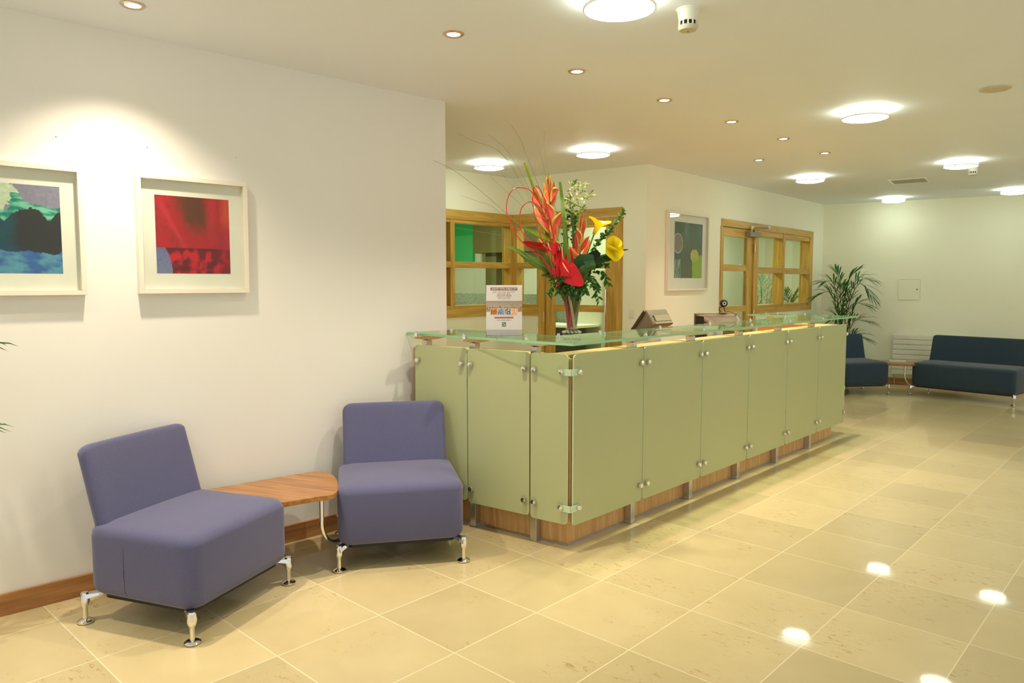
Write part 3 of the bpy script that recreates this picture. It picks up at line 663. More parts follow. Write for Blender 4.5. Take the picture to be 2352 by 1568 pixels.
# frosted panels
def panel(c, ax, nv, s0, s1, z0=.152, z1=1.098, knobs=(), par=ctr):
    """vertical sheet between s0 and s1 along ax, 8 mm thick, rounded corners"""
    R4 = Matrix(((ax.x, 0, nv.x, c.x), (ax.y, 0, nv.y, c.y), (0, 1, 0, 0), (0, 0, 0, 1)))
    m = MB().prism(rrect(s0, s1, z0, z1, .022, 4), -.004, .004, mi_side=1, mat=R4)
    p = cp(m, 'frosted_panel', ['frost', 'fredge'])
    for (s, z) in knobs:
        k = MB().lathe([(.007, -.078), (.007, -.006), (.013, -.004), (.013, -.0045)], 14, R4 @ Matrix.Translation((s, z, 0)), cap=False)
        k.lathe([(.010, .004), (.010, .008), (.0155, .010), (.0165, .018), (.0135, .026), (.0, .029)], 18, R4 @ Matrix.Translation((s, z, 0)), cap=False)
        sh(k, CO).build('knob', 'chrome', p, smooth=True)
    return p
XP = -.344
GY = [.690, 1.382, 2.105, 2.815, 3.516, 4.198, 4.885]
for i in range(6):
    a, b = GY[i]+.005, GY[i+1]-.005
    ka = GY[i]+(.040 if i else .042); kb = GY[i+1]-(.036 if i < 5 else .026)
    panel(Vector((XP, 0, 0)), Vector((0, 1, 0)), Vector((1, 0, 0)), a, b, knobs=((ka, 1.004), (kb, 1.004), (ka, .25), (kb, .25)))
PC = Vector((XP-.006, .678, 0))
GS = [.008, .262, .716, 1.140]
for i in range(3):
    a, b = GS[i]+.005, GS[i+1]-.005; ka = GS[i]+(.034 if i else .040); kb = GS[i+1]-.034
    # along -dS so the sheet's outward normal stays right handed; distances run negative
    panel(PC, dS, nS, a, b, z0=.158+.008*i, z1=1.100, knobs=((ka, 1.006), (kb, 1.006), (ka, .255), (kb, .255)))
# clear corner clips joining the two runs
for z in (1.004, .25):
    m = MB().tube([PC+dS*.06+nS*.010+Vector((0, 0, z)), PC+Vector((.018, -.018, z)), Vector((XP+.012, .75, z))], .0, 4) if False else MB()
    for (p0, p1, n_) in ((PC+dS*.055+nS*.007, PC+nS*.007+Vector((.012, 0, 0)), nS), (Vector((XP+.007, .672, 0)), Vector((XP+.007, .745, 0)), Vector((1, 0, 0)))):
        vs = [];
        for pp in (p0, p1):
            for (o_, zz) in ((0, -.018), (.006, -.018), (.006, .018), (0, .018)): vs.append(pp+n_*o_+Vector((0, 0, z+zz)))
        m.rings([vs[:4], vs[4:]])
    cp(m, 'corner_clip', 'fredge')
# raised glass shelf in sheets
ZG0, ZG1 = 1.158, 1.172
wx = wl(.555)[0]+.004
def sheet(poly):
    m = MB().prism([(p[0], p[1]) for p in poly], ZG0, ZG1, mi_side=1); return cp(m, 'glass_shelf', ['gtop', 'gedge'])
sheet([(wl(.553)[0]+.004, .553), (-.905, .568), (-.905, .985), (wl(.985)[0]+.004+.0, .985)] if False else [(wl(.553)[0]+.004, .553), (-.800, .571), (-.935, .985), (wl(.884)[0]+.004, .985)])
sheet([(-.796, .571), (-.262, .585), (-.268, 1.10), (-.69, 1.10), (-.69, .985), (-.931, .985)])
for a, b in ((1.104, 2.42), (2.424, 3.74), (3.744, 4.985)): sheet([(-.27, a), (-.27, b), (-.69, b), (-.69, a)])
sheet([(-.694, 4.62), (-.694, 4.985), (-1.215, 4.985), (-1.215, 4.62)])

# ------------------------------------------------------------------ things on and behind the counter
ZT = ZG1+.0005
rzc = -YAW      # world angle of the picture's right direction
def along(px, py, z):
    d = FW*FPX+RT*(px-1176)+UP*(784-py); return CAM+d*((z-CAM.z)/d.z)
# tent card in an acrylic stand
bp = along(1158, 770, ZT); KB = FPX/((bp-CAM).dot(FW))
t = thing('leaflet_stand', (bp.x, bp.y, ZT), math.atan2(RT.y, RT.x)+R(1), 'white hotel leaflet in a clear acrylic stand on the glass shelf', 'leaflet stand')
W_, H_ = 82/KB, 101/KB; B_ = 14/KB
MB().box(-W_/2-.002, W_/2+.002, -.0015, .0015, 0, H_+B_).build('holder_front', 'acryl', t)
MB().box(-W_/2-.002, W_/2+.002, .0055, .0075, 0, H_+B_+.002).box(-W_/2, W_/2, .0075, .07, 0, .003).build('holder_back', 'acryl', t)
# sheet of paper with the printed design
pz0, pz1 = B_, B_+H_
MB().box(-W_/2, W_/2, .002, .0055, B_*.95, pz1).build('sheet', 'paper', t)
MB().box(-W_/2, W_/2, .002, .0055, .001, B_*.93).build('holder_base', 'silver', t)
def poster(u, v):
    # skyline photo at dusk
    h = .40+.14*abs(noise.noise((u*14, 1.3, 0)))+.22*max(0, 1-abs(u-.18)*26)*1.+.16*max(0, 1-abs(u-.37)*30)+(.30 if .68 < u < .93 and noise.noise((u*40, v*30, 2)) > .0 and v > .5 else 0)
    if v > h: c = lerp(C(214, 196, 168), C(176, 160, 146), v)
    else: c = lerp(C(84, 56, 40), C(246, 214, 150), clamp(.45+1.6*noise.noise((u*46, v*20, 5))))
    return tuple(c)+(1.,)
def P2(u0, u1, v0, v1, nm, mat, fn=None, off=0., nu=40, nv=20):   # rectangle in poster units (0..1, v from the top)
    x0, x1 = -W_/2+W_*u0, -W_/2+W_*u1; z1, z0 = pz1-H_*v0, pz1-H_*v1
    y = .0016-off
    if fn: g = MB().grid(lambda u, v: (x0+(x1-x0)*u, y, z0+(z1-z0)*v), nu, nv, fn)
    else: g = MB().add([(x0, y, z0), (x1, y, z0), (x1, y, z1), (x0, y, z1)], [(0, 1, 2, 3)])
    return g.build(nm, mat, t)
P2(.0, 1., .355, .60, 'skyline_photo', 'vc', poster, .0, 70, 30)
P2(.12, .87, .052, .118, 'title_band', 'label')
tc = [(C(214, 150, 60), C(180, 60, 30)), (C(60, 110, 190), C(190, 190, 200)), (C(200, 206, 216), C(60, 60, 70)), (C(238, 150, 90), C(250, 220, 180))]
P2(.115, .88, .53, .672, 'photo_strip', 'paper', off=.0003)
for i in range(4):
    P2(.125+.19*i, .30+.19*i, .538, .665, 'small_photo', 'vc', (lambda u, v, i=i: tuple(lerp(tc[i][0], tc[i][1], clamp(.5+1.9*noise.noise((u*5, v*5, i*9.)))))+(1.,)), .0006, 16, 12)
P2(.23, .76, .715, .755, 'caption_band', 'red')
P2(.44, .55, .84, .94, 'emblem', 'logo')
def text(s, size, cx, cz, mat, par, y=0., rot=(PI/2, 0, 0), bold=0., name='lettering', w=None):
    c = bpy.data.curves.new('txt', 'FONT'); c.body = s; c.size = size; c.align_x = 'CENTER'; c.align_y = 'CENTER'; c.offset = bold; c.resolution_u = 3
    ob = bpy.data.objects.new('txt', c); COL.objects.link(ob); bpy.context.view_layer.update()
    me = bpy.data.meshes.new_from_object(ob.evaluated_get(bpy.context.evaluated_depsgraph_get())); bpy.data.objects.remove(ob); bpy.data.curves.remove(c)
    xs = [v.co.x for v in me.vertices]; k = (w/(max(xs)-min(xs))) if w else 1.
    me.transform(Matrix.Translation((cx, y, cz)) @ Matrix.Rotation(PI/2, 4, 'X') @ Matrix.Diagonal((k, 1, 1, 1)))
    me.materials.clear(); me.materials.append(M[mat]); o_ = bpy.data.objects.new(name, me); COL.objects.link(o_); o_.parent = par; return o_
def pzv(v): return pz1-H_*v
text('QUALITY HOTEL DUBLIN CITY', H_*.052, 0, pzv(.086), 'paper', t, .0012, bold=.0003, w=W_*.70)
text('FROM \u20ac89', H_*.075, .0, pzv(.245), 'red', t, .0012, w=W_*.40)
for v, w_, s_ in ((.155, .62, .022), (.195, .36, .022), (.295, .36, .024), (.79, .40, .026)):
    g = MB(); n_ = int(w_*40)
    for k in range(n_):
        if (k*7) % 5 == 3: continue
        x = -W_*w_/2+W_*w_*k/n_; g.box(x, x+W_*w_/n_*.7, .0008, .0012, pzv(v)-H_*s_*.3, pzv(v)+H_*s_*.3)
    g.build('small_print', 'greytxt', t)
g = MB()
x0 = -W_/2+W_*.455; x1 = -W_/2+W_*.535; g.add([(x0, .0011, pzv(.86)), (x0+.002, .0011, pzv(.855)), (x1, .0011, pzv(.90)), (x1-.003, .0011, pzv(.905))], [(0, 1, 2, 3)])
g.add([(x0, .0011, pzv(.91)), (x1, .0011, pzv(.91)), (x1, .0011, pzv(.918)), (x0, .0011, pzv(.918))], [(0, 1, 2, 3)])
g.build('emblem_mark', 'paper', t)

# glass vase
vp = along(1313, 776, ZT); KV = FPX/((vp-CAM).dot(FW)); RV = math.atan2(RT.y, RT.x)
t = thing('glass_vase', (vp.x, vp.y, ZT), RV, 'tall flared clear glass vase with a beaded foot on the counter corner', 'vase')
k = 1/KV
MB().lathe([(.0, .001), (20*k, .001), (21*k, 4*k), (19*k, 9*k), (21*k, 13*k), (18*k, 17*k), (13.5*k, 19*k), (13.5*k, 30*k), (15*k, 55*k), (18*k, 80*k), (23*k, 102*k), (27*k, 116*k), (26.3*k, 116*k), (22*k, 101*k), (17*k, 80*k), (14*k, 55*k), (12.3*k, 30*k), (12*k, 21*k), (.0, 20*k)], 40, cap=False).build('vase_body', 'tube', t, smooth=True)
bd = MB()
for j, (rr, zz) in enumerate(((19.5*k, 4*k), (20*k, 14*k))):
    for i in range(14):
        a = 2*PI*(i+.5*j)/14; cxx, cyy = rr*math.cos(a), rr*math.sin(a)
        bd.lathe([(.0, zz-2.9*k), (2.1*k, zz-1.9*k), (3.0*k, zz), (2.1*k, zz+1.9*k), (.0, zz+2.9*k)], 8, c=(cxx, cyy), cap=False)
bd.build('beaded_foot', 'bead', t, smooth=True)

# computer equipment, standing on the desk
def at_xy(px, py, X):   # point of the view ray at world X
    d = FW*FPX+RT*(px-1176)+UP*(784-py); return CAM+d*((X-CAM.x)/d.x)
q = at_xy(1450, 758, -.98)
t = thing('touch_terminal', (-.88, q.y+.10, .745), 0, 'grey reclined touch terminal seen from behind, left of the two screens', 'monitor')
zb = q.z-.745
def tp(x, z): return (x, z+zb)
prof = [tp(-.10, 0.), tp(.012, .150), tp(.030, .155), tp(.062, .110), tp(.098, .045), tp(.075, .030), tp(.0, .0)]
m = MB(); rr = []
for y in (-.10, .17): rr.append([Vector((x, y, z)) for x, z in prof])
m.rings(rr); m.build('housing', 'grey', t, smooth=30, bevel=.008, bseg=3)
m = MB(); sl = Vector((.112, 0, .150)).normalized(); nn = Vector((-sl.z, 0, sl.x))
m.box(0, .187, -.112, .182, -.018, .004, Matrix(((sl.x, 0, nn.x, -.10), (0, 1, 0, 0), (sl.z, 0, nn.z, zb), (0, 0, 0, 1)))); m.build('screen_bezel', 'dark', t, bevel=.004)
m = MB(); e = Vector((.036, 0, -.065)).normalized(); en = Vector((-e.z, 0, e.x))
RB = Matrix(((e.x, 0, en.x, .062), (0, 1, 0, 0), (e.z, 0, en.z, .110+zb), (0, 0, 0, 1)))
m.box(.000, .050, -.06, .15, .002, .010, RB).box(.052, .070, -.085, .155, .000, .009, RB); m.build('rear_cover', 'greyl', t, bevel=.003)
MB().box(-.004, .006, -.07, .15, zb+.094, zb+.100, Matrix.Translation((.062, 0, .012))).build('seam_groove', 'dark', t)
MB().tube([(.0, .035, zb+.03), (.0, .035, .03)], [.035, .05], 16).build('stand_neck', 'grey', t, smooth=True)
MB().lathe([(.0, .001), (.12, .001), (.12, .012), (.09, .022), (.05, .035), (.0, .035)], 32, c=(.0, .035), cap=False).build('stand_base', 'dark', t, smooth=True)
q = at_xy(1594, 719, -1.08)
t = thing('crt_monitor', (q.x+.117, q.y+.150, .745), R(-38), 'brown ribbed computer monitor seen from behind with a webcam on top', 'monitor')
zt = q.z-.745
hw_ = .19
m = MB(); m.rings([[Vector((x, y, z)) for x, y, z in ((xx, -h_, z0_), (xx, h_, z0_), (xx, h_, z1_), (xx, -h_, z1_))] for xx, h_, z0_, z1_ in ((.0, hw_, zt-.35, zt), (.035, hw_, zt-.35, zt))])
m.build('front_bezel', 'brown', t, bevel=.004)
m = MB(); rings = []
for i in range(15):
    u = i/14; x = .035+.26*u; h_ = hw_*(1-.30*u**1.5)-.006; zz1 = zt-.008-.085*u**1.3; zz0 = zt-.34+.10*u; rings.append([Vector((x, a, b)) for a, b in rrect(-h_, h_, zz0, zz1, .03, 4)])
m.rings(rings); m.build('rear_housing', 'brown', t, smooth=40)
m = MB()
for i in range(14):
    u = .22+.72*i/14; x = .035+.26*u; h_ = hw_*(1-.30*u**1.5)-.04; zz1 = zt-.008-.085*u**1.3
    m.tube([(x, -h_, zz1+.0005), (x, h_, zz1+.0005)], .0016, 5)
m.build('cooling_rib', 'dark', t)
MB().box(.036, .20, -hw_-.001, -hw_+.004, zt-.30, zt-.02).build('side_vent', 'black', t)
MB().lathe([(.0, .001), (.15, .001), (.15, .02), (.07, .045), (.07, zt-.33), (.0, zt-.33)], 28, c=(.12, 0), cap=False).build('stand', 'brown', t, smooth=True)
q = t.matrix_basis @ Vector((.035, .06, zt))
t2 = thing('webcam', (q.x, q.y, .745+zt+.0), RV, 'small round black webcam clipped on top of the brown monitor', 'webcam')
MB().rings([[Vector((x, y, z)) for x, y in rrect(-.03, .03, -.02, .02, .012, 4)] for z in (.001, .006, .012)]).build('clip_base', 'greyl', t2, smooth=True)
MB().tube([(-.02, 0, .01), (-.034, 0, .03), (-.03, 0, .05), (-.006, 0, .055)], .005, 8).tube([(.02, 0, .01), (.010, 0, .035), (.004, 0, .055)], .004, 8).build('stalk', 'dark', t2, smooth=True)
MY = Matrix.Translation((.004, 0, .085)) @ Matrix.Rotation(PI/2, 4, 'X')
MB().lathe([(.0, -.02), (.026, -.018), (.033, -.006), (.033, .006), (.028, .016), (.018, .018), (.0, .018)], 28, MY, cap=False).build('camera_head', 'black', t2, smooth=40)
MB().lathe([(.010, .0185), (.015, .0185), (.015, .021), (.010, .021)], 24, MY, cap=False).build('lens_ring', 'white', t2, smooth=True)
MB().tube(spline([(.02, -.01, .01), (.05, -.03, .012), (.085, -.06, -.01), (.10, -.08, -.06)]), .0025, 6).build('cable', 'black', t2)
# white cards leaning behind the lipping
for (px0, px1, yy, lb) in ((1477, 1518, 785, 'white paper card under the glass shelf below the left screen'), (1625, 1660, 768, 'white paper card under the glass shelf below the brown monitor')):
    a = at_xy(px0, yy, -.60); b = at_xy(px1, yy, -.60)
    tt = thing('paper_card', (-.60, a.y, .9), 0, lb, 'card', 'white paper cards behind the counter lip')
    MB().box(-.0015, .0015, 0, b.y-a.y, 0, .215).build('card_sheet', 'paper', tt)
    MB().box(-.012, .0, (b.y-a.y)*.3, (b.y-a.y)*.7, -.154, .05).build('card_foot', 'paper', tt)

# ------------------------------------------------------------------ flower arrangement
# bouquet frame: x to the right, y away, z up, origin at the vase foot; measured in 1/KV metre units
def V3(px, py, d=0.): return Vector(((px-1313)*k, d, (776-py)*k))
def fl(name, label, cat, group=None):
    return thing(name, (vp.x, vp.y, ZT), RV, label, cat, group)
def g4(r, g, b): return rgb(r, g, b)
def Z(u, v): return (1140+u/4.9, 360+v/4.9)     # coordinates noted on an enlargement
NF = Vector((0, -1, 0))
rnd = random.Random(4)
def bract(m, base, tip, side, width, depth=0., cup=.5, red=(214, 60, 40)):
    """boat shaped heliconia bract: keel from base to tip, rim on the upper side"""
    base = Vector(base); tip = Vector(tip); ax = tip-base; L = ax.length; t = ax.normalized(); up = Vector(side).normalized()
    nu, nv = 12, 8; vs = []; cc = []; fs = []
    for i in range(nu+1):
        u = i/nu; bend = math.sin(u*PI)*L*.07; wd = 1.25*width*(math.sin(min(1, u*1.25+.12)*PI*.5))*(1-u**3)**.8+.0004
        c = base+ax*u-up*bend
        for j in range(-nv, nv+1):
            v = j/nv; av = abs(v)
            p = c+up*(wd*av**.85)+Vector((0, 1, 0))*(wd*cup*(1 if v > 0 else -1)*math.sin(av*PI*.62))
            vs.append(p)
            r_ = g4(*red)[:3]; y_ = C(212, 196, 92); g_ = C(120, 160, 40); w_ = C(240, 214, 150)
            col = lerp(w_, r_, clamp(u*2.6-.15+.5*(1-av))); col = lerp(col, C(244, 150, 110), clamp(1-abs(av-.25)*4)*.45)
            col = lerp(col, y_, clamp((av-.62)*6)); col = lerp(col, g_, clamp((av-.86)*9)*.85); col = lerp(col, g_, clamp((u-.86)*7))
            cc.append(tuple(col)+(1.,))
    n = 2*nv+1
    for i in range(nu):
        for j in range(n-1): a = i*n+j; fs.append((a, a+1, a+n+1, a+n))
    m.add(vs, fs, None, cc)
def stem(m, pts, r=.0035, col=None, seg=8): m.tube(spline(pts, 8), r, seg, cols=col or g4(92, 130, 40))
stemc = g4(98, 138, 44)
# --- heliconia, upright
def heliconia(label, spine, bracts, d, stempts, red=(222, 70, 46), tipb=None):
    t = fl('heliconia', label, 'flower', 'red and yellow heliconia stems')
    m = MB(); stem(m, [V3(x, y, d) for x, y in spine], .005, g4(206, 190, 90))
    m.build('rachis', 'leaf', t, smooth=True)
    for (b, e, s, w_, dd) in bracts:
        m = MB(); bract(m, V3(*b, d+dd), V3(*e, d+dd), (s[0], 0, -s[1]), w_*k, cup=.42, red=red); m.build('bract', 'petal', t, smooth='all')
    m = MB(); stem(m, [V3(x, y, dd) for x, y, dd in stempts], .0042, stemc); m.build('stem', 'leaf', t, smooth=True)
    return t
heliconia('tallest upright heliconia with tight orange-red tip at the top of the bouquet', [(1268, 500), (1264, 460), (1259, 410)],
 [((1266, 470), (1259, 401), (1, 0), 9, .004), ((1264, 472), (1254, 410), (-1, 0), 9, .0), ((1266, 482), (1271, 420), (1, -.1), 10, -.008), ((1262, 490), (1248, 424), (-1, -.1), 10, -.01), ((1263, 500), (1252, 440), (-1, .0), 13, -.016), ((1268, 478), (1269, 438), (.9, 0), 10, -.02), ((1264, 470), (1281, 441), (-.5, -1), 19, -.024), ((1262, 496), (1250, 448), (-1, 0), 16, -.02)],
 .0, [(1267, 498, .0), (1278, 560, .0), (1305, 660, .0), (1309, 748, .0)], (226, 84, 56))
heliconia('leaning heliconia with coral bracts at the left centre of the bouquet', [(1285, 570), (1262, 505), (1232, 440)],
 [((1240, 470), (1224, 432), (1, 0), 8, .002), ((1248, 492), (1222, 446), (-.9, .2), 13, -.002), ((1254, 500), (1243, 452), (1, 0), 14, -.01), ((1264, 525), (1228, 478), (-.8, -.1), 22, -.014), ((1268, 520), (1248, 468), (1, -.1), 20, -.02), ((1276, 545), (1223, 487), (-.1, 1), 20, -.026), ((1268, 552), (1293, 490), (-1, -.15), 24, -.034), ((1270, 560), (1263, 505), (1, 0), 18, -.03)],
 -.02, [(1284, 565, -.02), (1296, 610, -.02), (1308, 680, -.01), (1312, 750, .0)], (228, 92, 76))
heliconia('small heliconia with red bracts at the right centre of the bouquet', [(1330, 580), (1332, 545), (1335, 505)],
 [((1330, 535), (1334, 494), (-1, 0), 9, .0), ((1336, 540), (1341, 503), (1, 0), 8, .002), ((1326, 562), (1319, 528), (1, 0), 15, -.008), ((1332, 572), (1336, 515), (-1, .1), 9, -.006), ((1328, 585), (1351, 545), (-1, -.5), 13, -.014), ((1322, 590), (1318, 535), (1, 0), 10, -.012)],
 -.02, [(1330, 580, -.02), (1328, 620, -.02), (1320, 690, 0), (1316, 752, 0)], (226, 62, 40))
heliconia('lowest heliconia with two short red bracts above the folded leaf', [(1332, 610), (1330, 596), (1338, 580)],
 [((1334, 596), (1303, 568), (.1, 1), 22, -.004), ((1332, 598), (1350, 552), (1, .4), 9, -.01), ((1330, 592), (1304, 566), (-.1, 1), 12, -.012)],
 -.05, [(1332, 606, -.05), (1328, 640, -.03), (1320, 700, 0), (1315, 754, 0)], (232, 74, 30))
# pale green heliconia bract sticking out to the left
t = fl('green_bract', 'long pale green pointed bract sticking out to the left below the coral heliconia', 'leaf')
m = MB(); bract(m, V3(1289, 562, -.03), V3(1197, 524, -.03), (.1, 0, -1), 15*k, cup=.4, red=(150, 176, 60))
for i, c in enumerate(m.c): m.c[i] = tuple(lerp(C(196, 190, 70), C(110, 150, 36), clamp((m.v[i].x-V3(1289, 0).x)/(V3(1197, 0).x-V3(1289, 0).x)*1.3)))+(1.,)
m.build('blade', 'petal', t, smooth='all'); m = MB(); stem(m, [V3(1286, 560, -.03), V3(1300, 600, -.02), V3(1309, 700, 0), V3(1311, 752, 0)], .004, stemc); m.build('stem', 'leaf', t, smooth=True)
# --- anthuriums
def anthurium(label, c, ax, side, L, W, spad, stempts, fold=0., col=(212, 8, 22)):
    t = fl('anthurium', label, 'flower', 'glossy red anthuriums'); m = MB(); ax = Vector(ax).normalized(); side = Vector(side); side = (side-ax*side.dot(ax)).normalized(); nn = ax.cross(side)
    if nn.y > 0: nn = -nn
    nr, na = 7, 36; vs = []; cc = []; fs = []
    for i in range(nr+1):
        r_ = i/nr
        for j in range(na):
            a = 2*PI*j/na; rad = (1+.16*math.cos(a)-.30*max(0, math.cos(a-PI))**6*1.); 
            x = math.cos(a)*rad*(1.12 if math.cos(a) > 0 else .85)+.42*max(0, math.cos(a))**7; y = math.sin(a)*rad
            wave = .07*math.sin(a*5+r_*3)*r_
            p = Vector(c)+ax*(x*L*.5*r_)+side*(y*W*.5*r_)+nn*((-fold*r_*r_+wave*.4)*W*.5)
            vs.append(p); g_ = .85+.3*noise.noise((x*4, y*4, 1)); cc.append(tuple(clamp(q_*g_) for q_ in g4(*col)[:3])+(1.,))
    for i in range(nr):
        for j in range(na): fs.append((i*na+j, i*na+(j+1) % na, (i+1)*na+(j+1) % na, (i+1)*na+j))
    m.add(vs, fs, None, cc); m.build('spathe', 'gloss', t, smooth='all')
    m = MB(); s0, s1 = Vector(spad[0]), Vector(spad[1]); n = 8
    m.tube([s0+(s1-s0)*i/n+nn*(.006*math.sin(i/n*PI)) for i in range(n+1)], [.0042*(1-.35*(i/n))*(.5 if i == n else 1) for i in range(n+1)], 10, cols=[tuple(lerp(C(226, 170, 80), C(240, 226, 176), i/n))+(1.,) for i in range(n+1)])
    m.build('spadix', 'petal', t, smooth=True)
    m = MB(); stem(m, stempts, .0035, g4(190, 40, 40)); m.build('stem', 'leaf', t, smooth=True)
anthurium('glossy red anthurium lowest in the bouquet, heart pointing down right', V3(1292, 620, -.11), (.72, -.3, -.62), (.62, -.3, .7), 66*k, 48*k, (V3(1288, 606, -.125), V3(1301, 627, -.14)), [V3(1285, 612, -.10), V3(1297, 650, -.05), V3(1302, 700, -.01), V3(1308, 755, 0)])
anthurium('glossy red anthurium standing upright above the lowest one', V3(1288, 590, -.09), (.36, -.3, -.9), (.9, -.45, .1), 62*k, 44*k, (V3(1290, 600, -.105), V3(1287, 570, -.12)), [V3(1285, 610, -.08), V3(1296, 650, -.03), V3(1304, 700, 0), V3(1309, 755, 0)])
anthurium('ruffled red anthurium seen from the side at the left of the bouquet', V3(1246, 572, -.06), (-.95, -.2, .26), (.2, -.8, .5), 58*k, 34*k, (V3(1256, 573, -.075), V3(1236, 552, -.09)), [V3(1262, 574, -.05), V3(1285, 620, -.02), V3(1303, 700, 0), V3(1308, 755, 0)])
anthurium('small curled red anthurium in the middle of the bouquet', V3(1266, 577, -.085), (.4, -.3, .5), (.8, -.4, -.5), 26*k, 22*k, (V3(1262, 578, -.10), V3(1256, 562, -.11)), [V3(1266, 582, -.08), V3(1290, 640, -.02), V3(1305, 700, 0), V3(1309, 755, 0)], col=(220, 24, 50))
# --- calla lilies
def calla(label, base, mouth, axis, R_, stempts, open_=1., roll=0.):
    t = fl('calla_lily', label, 'flower', 'yellow calla lilies'); base = Vector(base); mouth = Vector(mouth); ax = (mouth-base).normalized(); L = (mouth-base).length
    e1 = ax.cross(Vector((0, 1, 0))).normalized(); e2 = ax.cross(e1)
    def f(u, v):
        a = u*2*PI+roll; ca, sa = math.cos(a), math.sin(a); fl_ = v**5
        r1 = R_*(.20+.30*v+1.15*fl_*(1 if ca > 0 else .75)); r2 = R_*(.20+.30*v+.5*fl_)
        return base+ax*(L*v)+e1*(ca*r1)+e2*(sa*r2)+ax*(L*(.28*fl_*max(0, -ca)**2-.05*fl_*max(0, ca)+.10*fl_*math.sin(2*a)))
    m = MB().grid(f, 30, 16, lambda u, v: tuple(lerp(C(206, 170, 0), C(250, 214, 16), clamp(v*1.3+.12*math.sin(u*22))))+(1.,))
    m.build('spathe', 'petal', t, smooth='all')
    m = MB().tube([base+ax*(L*.2), base+ax*(L*.8)], [.003, .0026], 8, cols=g4(240, 190, 30)); m.build('spadix', 'petal', t, smooth=True)
    m = MB(); stem(m, stempts, .0038, stemc); m.build('stem', 'leaf', t, smooth=True)
calla('upper yellow calla lily, trumpet opening up to the right', V3(1360, 541, -.03), V3(1374, 512, -.045), None, 17*k, [V3(1361, 540, -.03), V3(1345, 590, -.02), V3(1325, 680, 0), V3(1317, 750, 0)], 1., .6)
def calla_face(label, c, w_, h_, stempts):
    t = fl('calla_lily', label, 'flower', 'yellow calla lilies'); c = Vector(c)
    def f(u, v):   # shell opened towards the viewer: outer rim traces an hourglass outline
        a = u*2*PI; rr = v**.8; sx = w_*.5*(1+.18*math.cos(2*a)); sz = h_*.5
        pinch = 1-.30*math.exp(-((math.sin(a)-.12)/.28)**2)
        x = math.cos(a)*sx*pinch*rr+(.10*w_ if math.sin(a) < 0 else -.05*w_)*rr*abs(math.sin(a)); z = math.sin(a)*sz*rr
        y = .030*(1-v)**1.5-.012*math.sin(a*2+.6)*v-.010*v*math.cos(a*3)
        return c+Vector((x, y, z))
    m = MB().grid(f, 36, 12, lambda u, v: tuple(lerp(C(190, 160, 0), C(252, 226, 20), clamp(v*1.5+.1*math.sin(u*18))))+(1.,)); m.build('spathe', 'petal', t, smooth='all')
    m = MB().grid(lambda u, v: c+Vector((-w_*.42+w_*.62*u, -.012-.016*math.sin(u*PI)*math.sin(v*PI), h_*.11-h_*.20*u+(v-.5)*h_*(.26-.16*u))), 12, 8, lambda u, v: tuple(lerp(C(252, 222, 18), C(196, 166, 0), clamp(abs(v-.5)*1.6)))+(1.,)); m.build('curled_lip', 'petal', t, smooth='all')
    m = MB(); stem(m, stempts, .0042, stemc); m.build('stem', 'leaf', t, smooth=True)
calla_face('lower yellow calla lily, wide open and facing out at the right', V3(1405, 573, -.06), 40*k, 58*k, [V3(1402, 585, -.04), V3(1375, 592, -.03), V3(1345, 625, -.02), V3(1322, 700, 0), V3(1317, 750, 0)])
# --- looped red canes
canes = [('red looped cane making the largest arch at the left', [(690, 1400), (650, 1000), (610, 850), (570, 700), (510, 600), (430, 500), (370, 420), (290, 396), (210, 402), (150, 460), (120, 560), (120, 660), (160, 770), (210, 880), (300, 990), (400, 1080), (530, 1172), (660, 1400)], -.10),
 ('red looped cane making the inner low arch at the left', [(640, 1380), (590, 900), (520, 660), (430, 562), (370, 540), (310, 570), (270, 640), (260, 740), (270, 830), (320, 920), (420, 1020), (640, 1390)], -.075),
 ('red looped cane making the tall narrow arch', [(650, 1380), (620, 900), (580, 720), (540, 560), (500, 460), (470, 405), (435, 384), (408, 420), (400, 560), (420, 680), (450, 800), (490, 930), (560, 1070), (660, 1390)], -.125)]
for lb, pts, d in canes:
    t = fl('red_cane', lb, 'cane', 'looped red canes'); P = [V3(*Z(*p), d) for p in pts]; e = V3(1301, 750, 0)
    P = [V3(1306, 752, -.004), V3(1300, 690, -.02)]+P+[V3(1296, 690, -.02), V3(1304, 752, -.004)]
    m = MB().tube(spline(P, 6), .0026, 8, cols=g4(190, 30, 26)); m.build('cane', 'gloss', t, smooth=True)
# --- strap leaves and broad leaves
def leafthing(name, label, pts, w_, col, d=0., fold=.25, nrm=(0, -1, 0), col2=None, group=None, mat='leaf', smooth='all'):
    t = fl(name, label, 'leaf', group); P = spline([V3(p[0], p[1], p[2] if len(p) > 2 else d) for p in pts], 8); n = len(P)
    ww = []; cs = []
    for i in range(n):
        u = i/(n-1)*(len(w_)-1); a = int(min(u, len(w_)-2)); ww.append((w_[a]+(w_[a+1]-w_[a])*(u-a))*k)
        cs.append(tuple(lerp(g4(*col)[:3], g4(*(col2 or col))[:3], i/(n-1)))+(1.,))
    m = MB().ribbon(P, ww, nrm, fold, cs); m.build('blade', mat, t, smooth=smooth); return t
leafthing('strap_leaf', 'yellow-green strap leaf with a cut tip leaning left at the top of the bouquet', [(1310, 750, 0), (1290, 640, 0), (1250, 520, 0), (1226, 440, 0), (1203, 379, 0)], [2, 3, 3.5, 3.6, 2.6], (70, 120, 30), col2=(170, 190, 40))
leafthing('strap_leaf', 'bright green cut strap leaf rising right of the tallest heliconia', [(1313, 750, .0), (1304, 660, -.03), (1298, 620, -.09), (1291, 520, -.1), (1287, 460, -.06), (1283, 425, -.05)], [1.2, 1.6, 4, 4, 4, 3.2], (80, 122, 36), col2=(128, 166, 60))
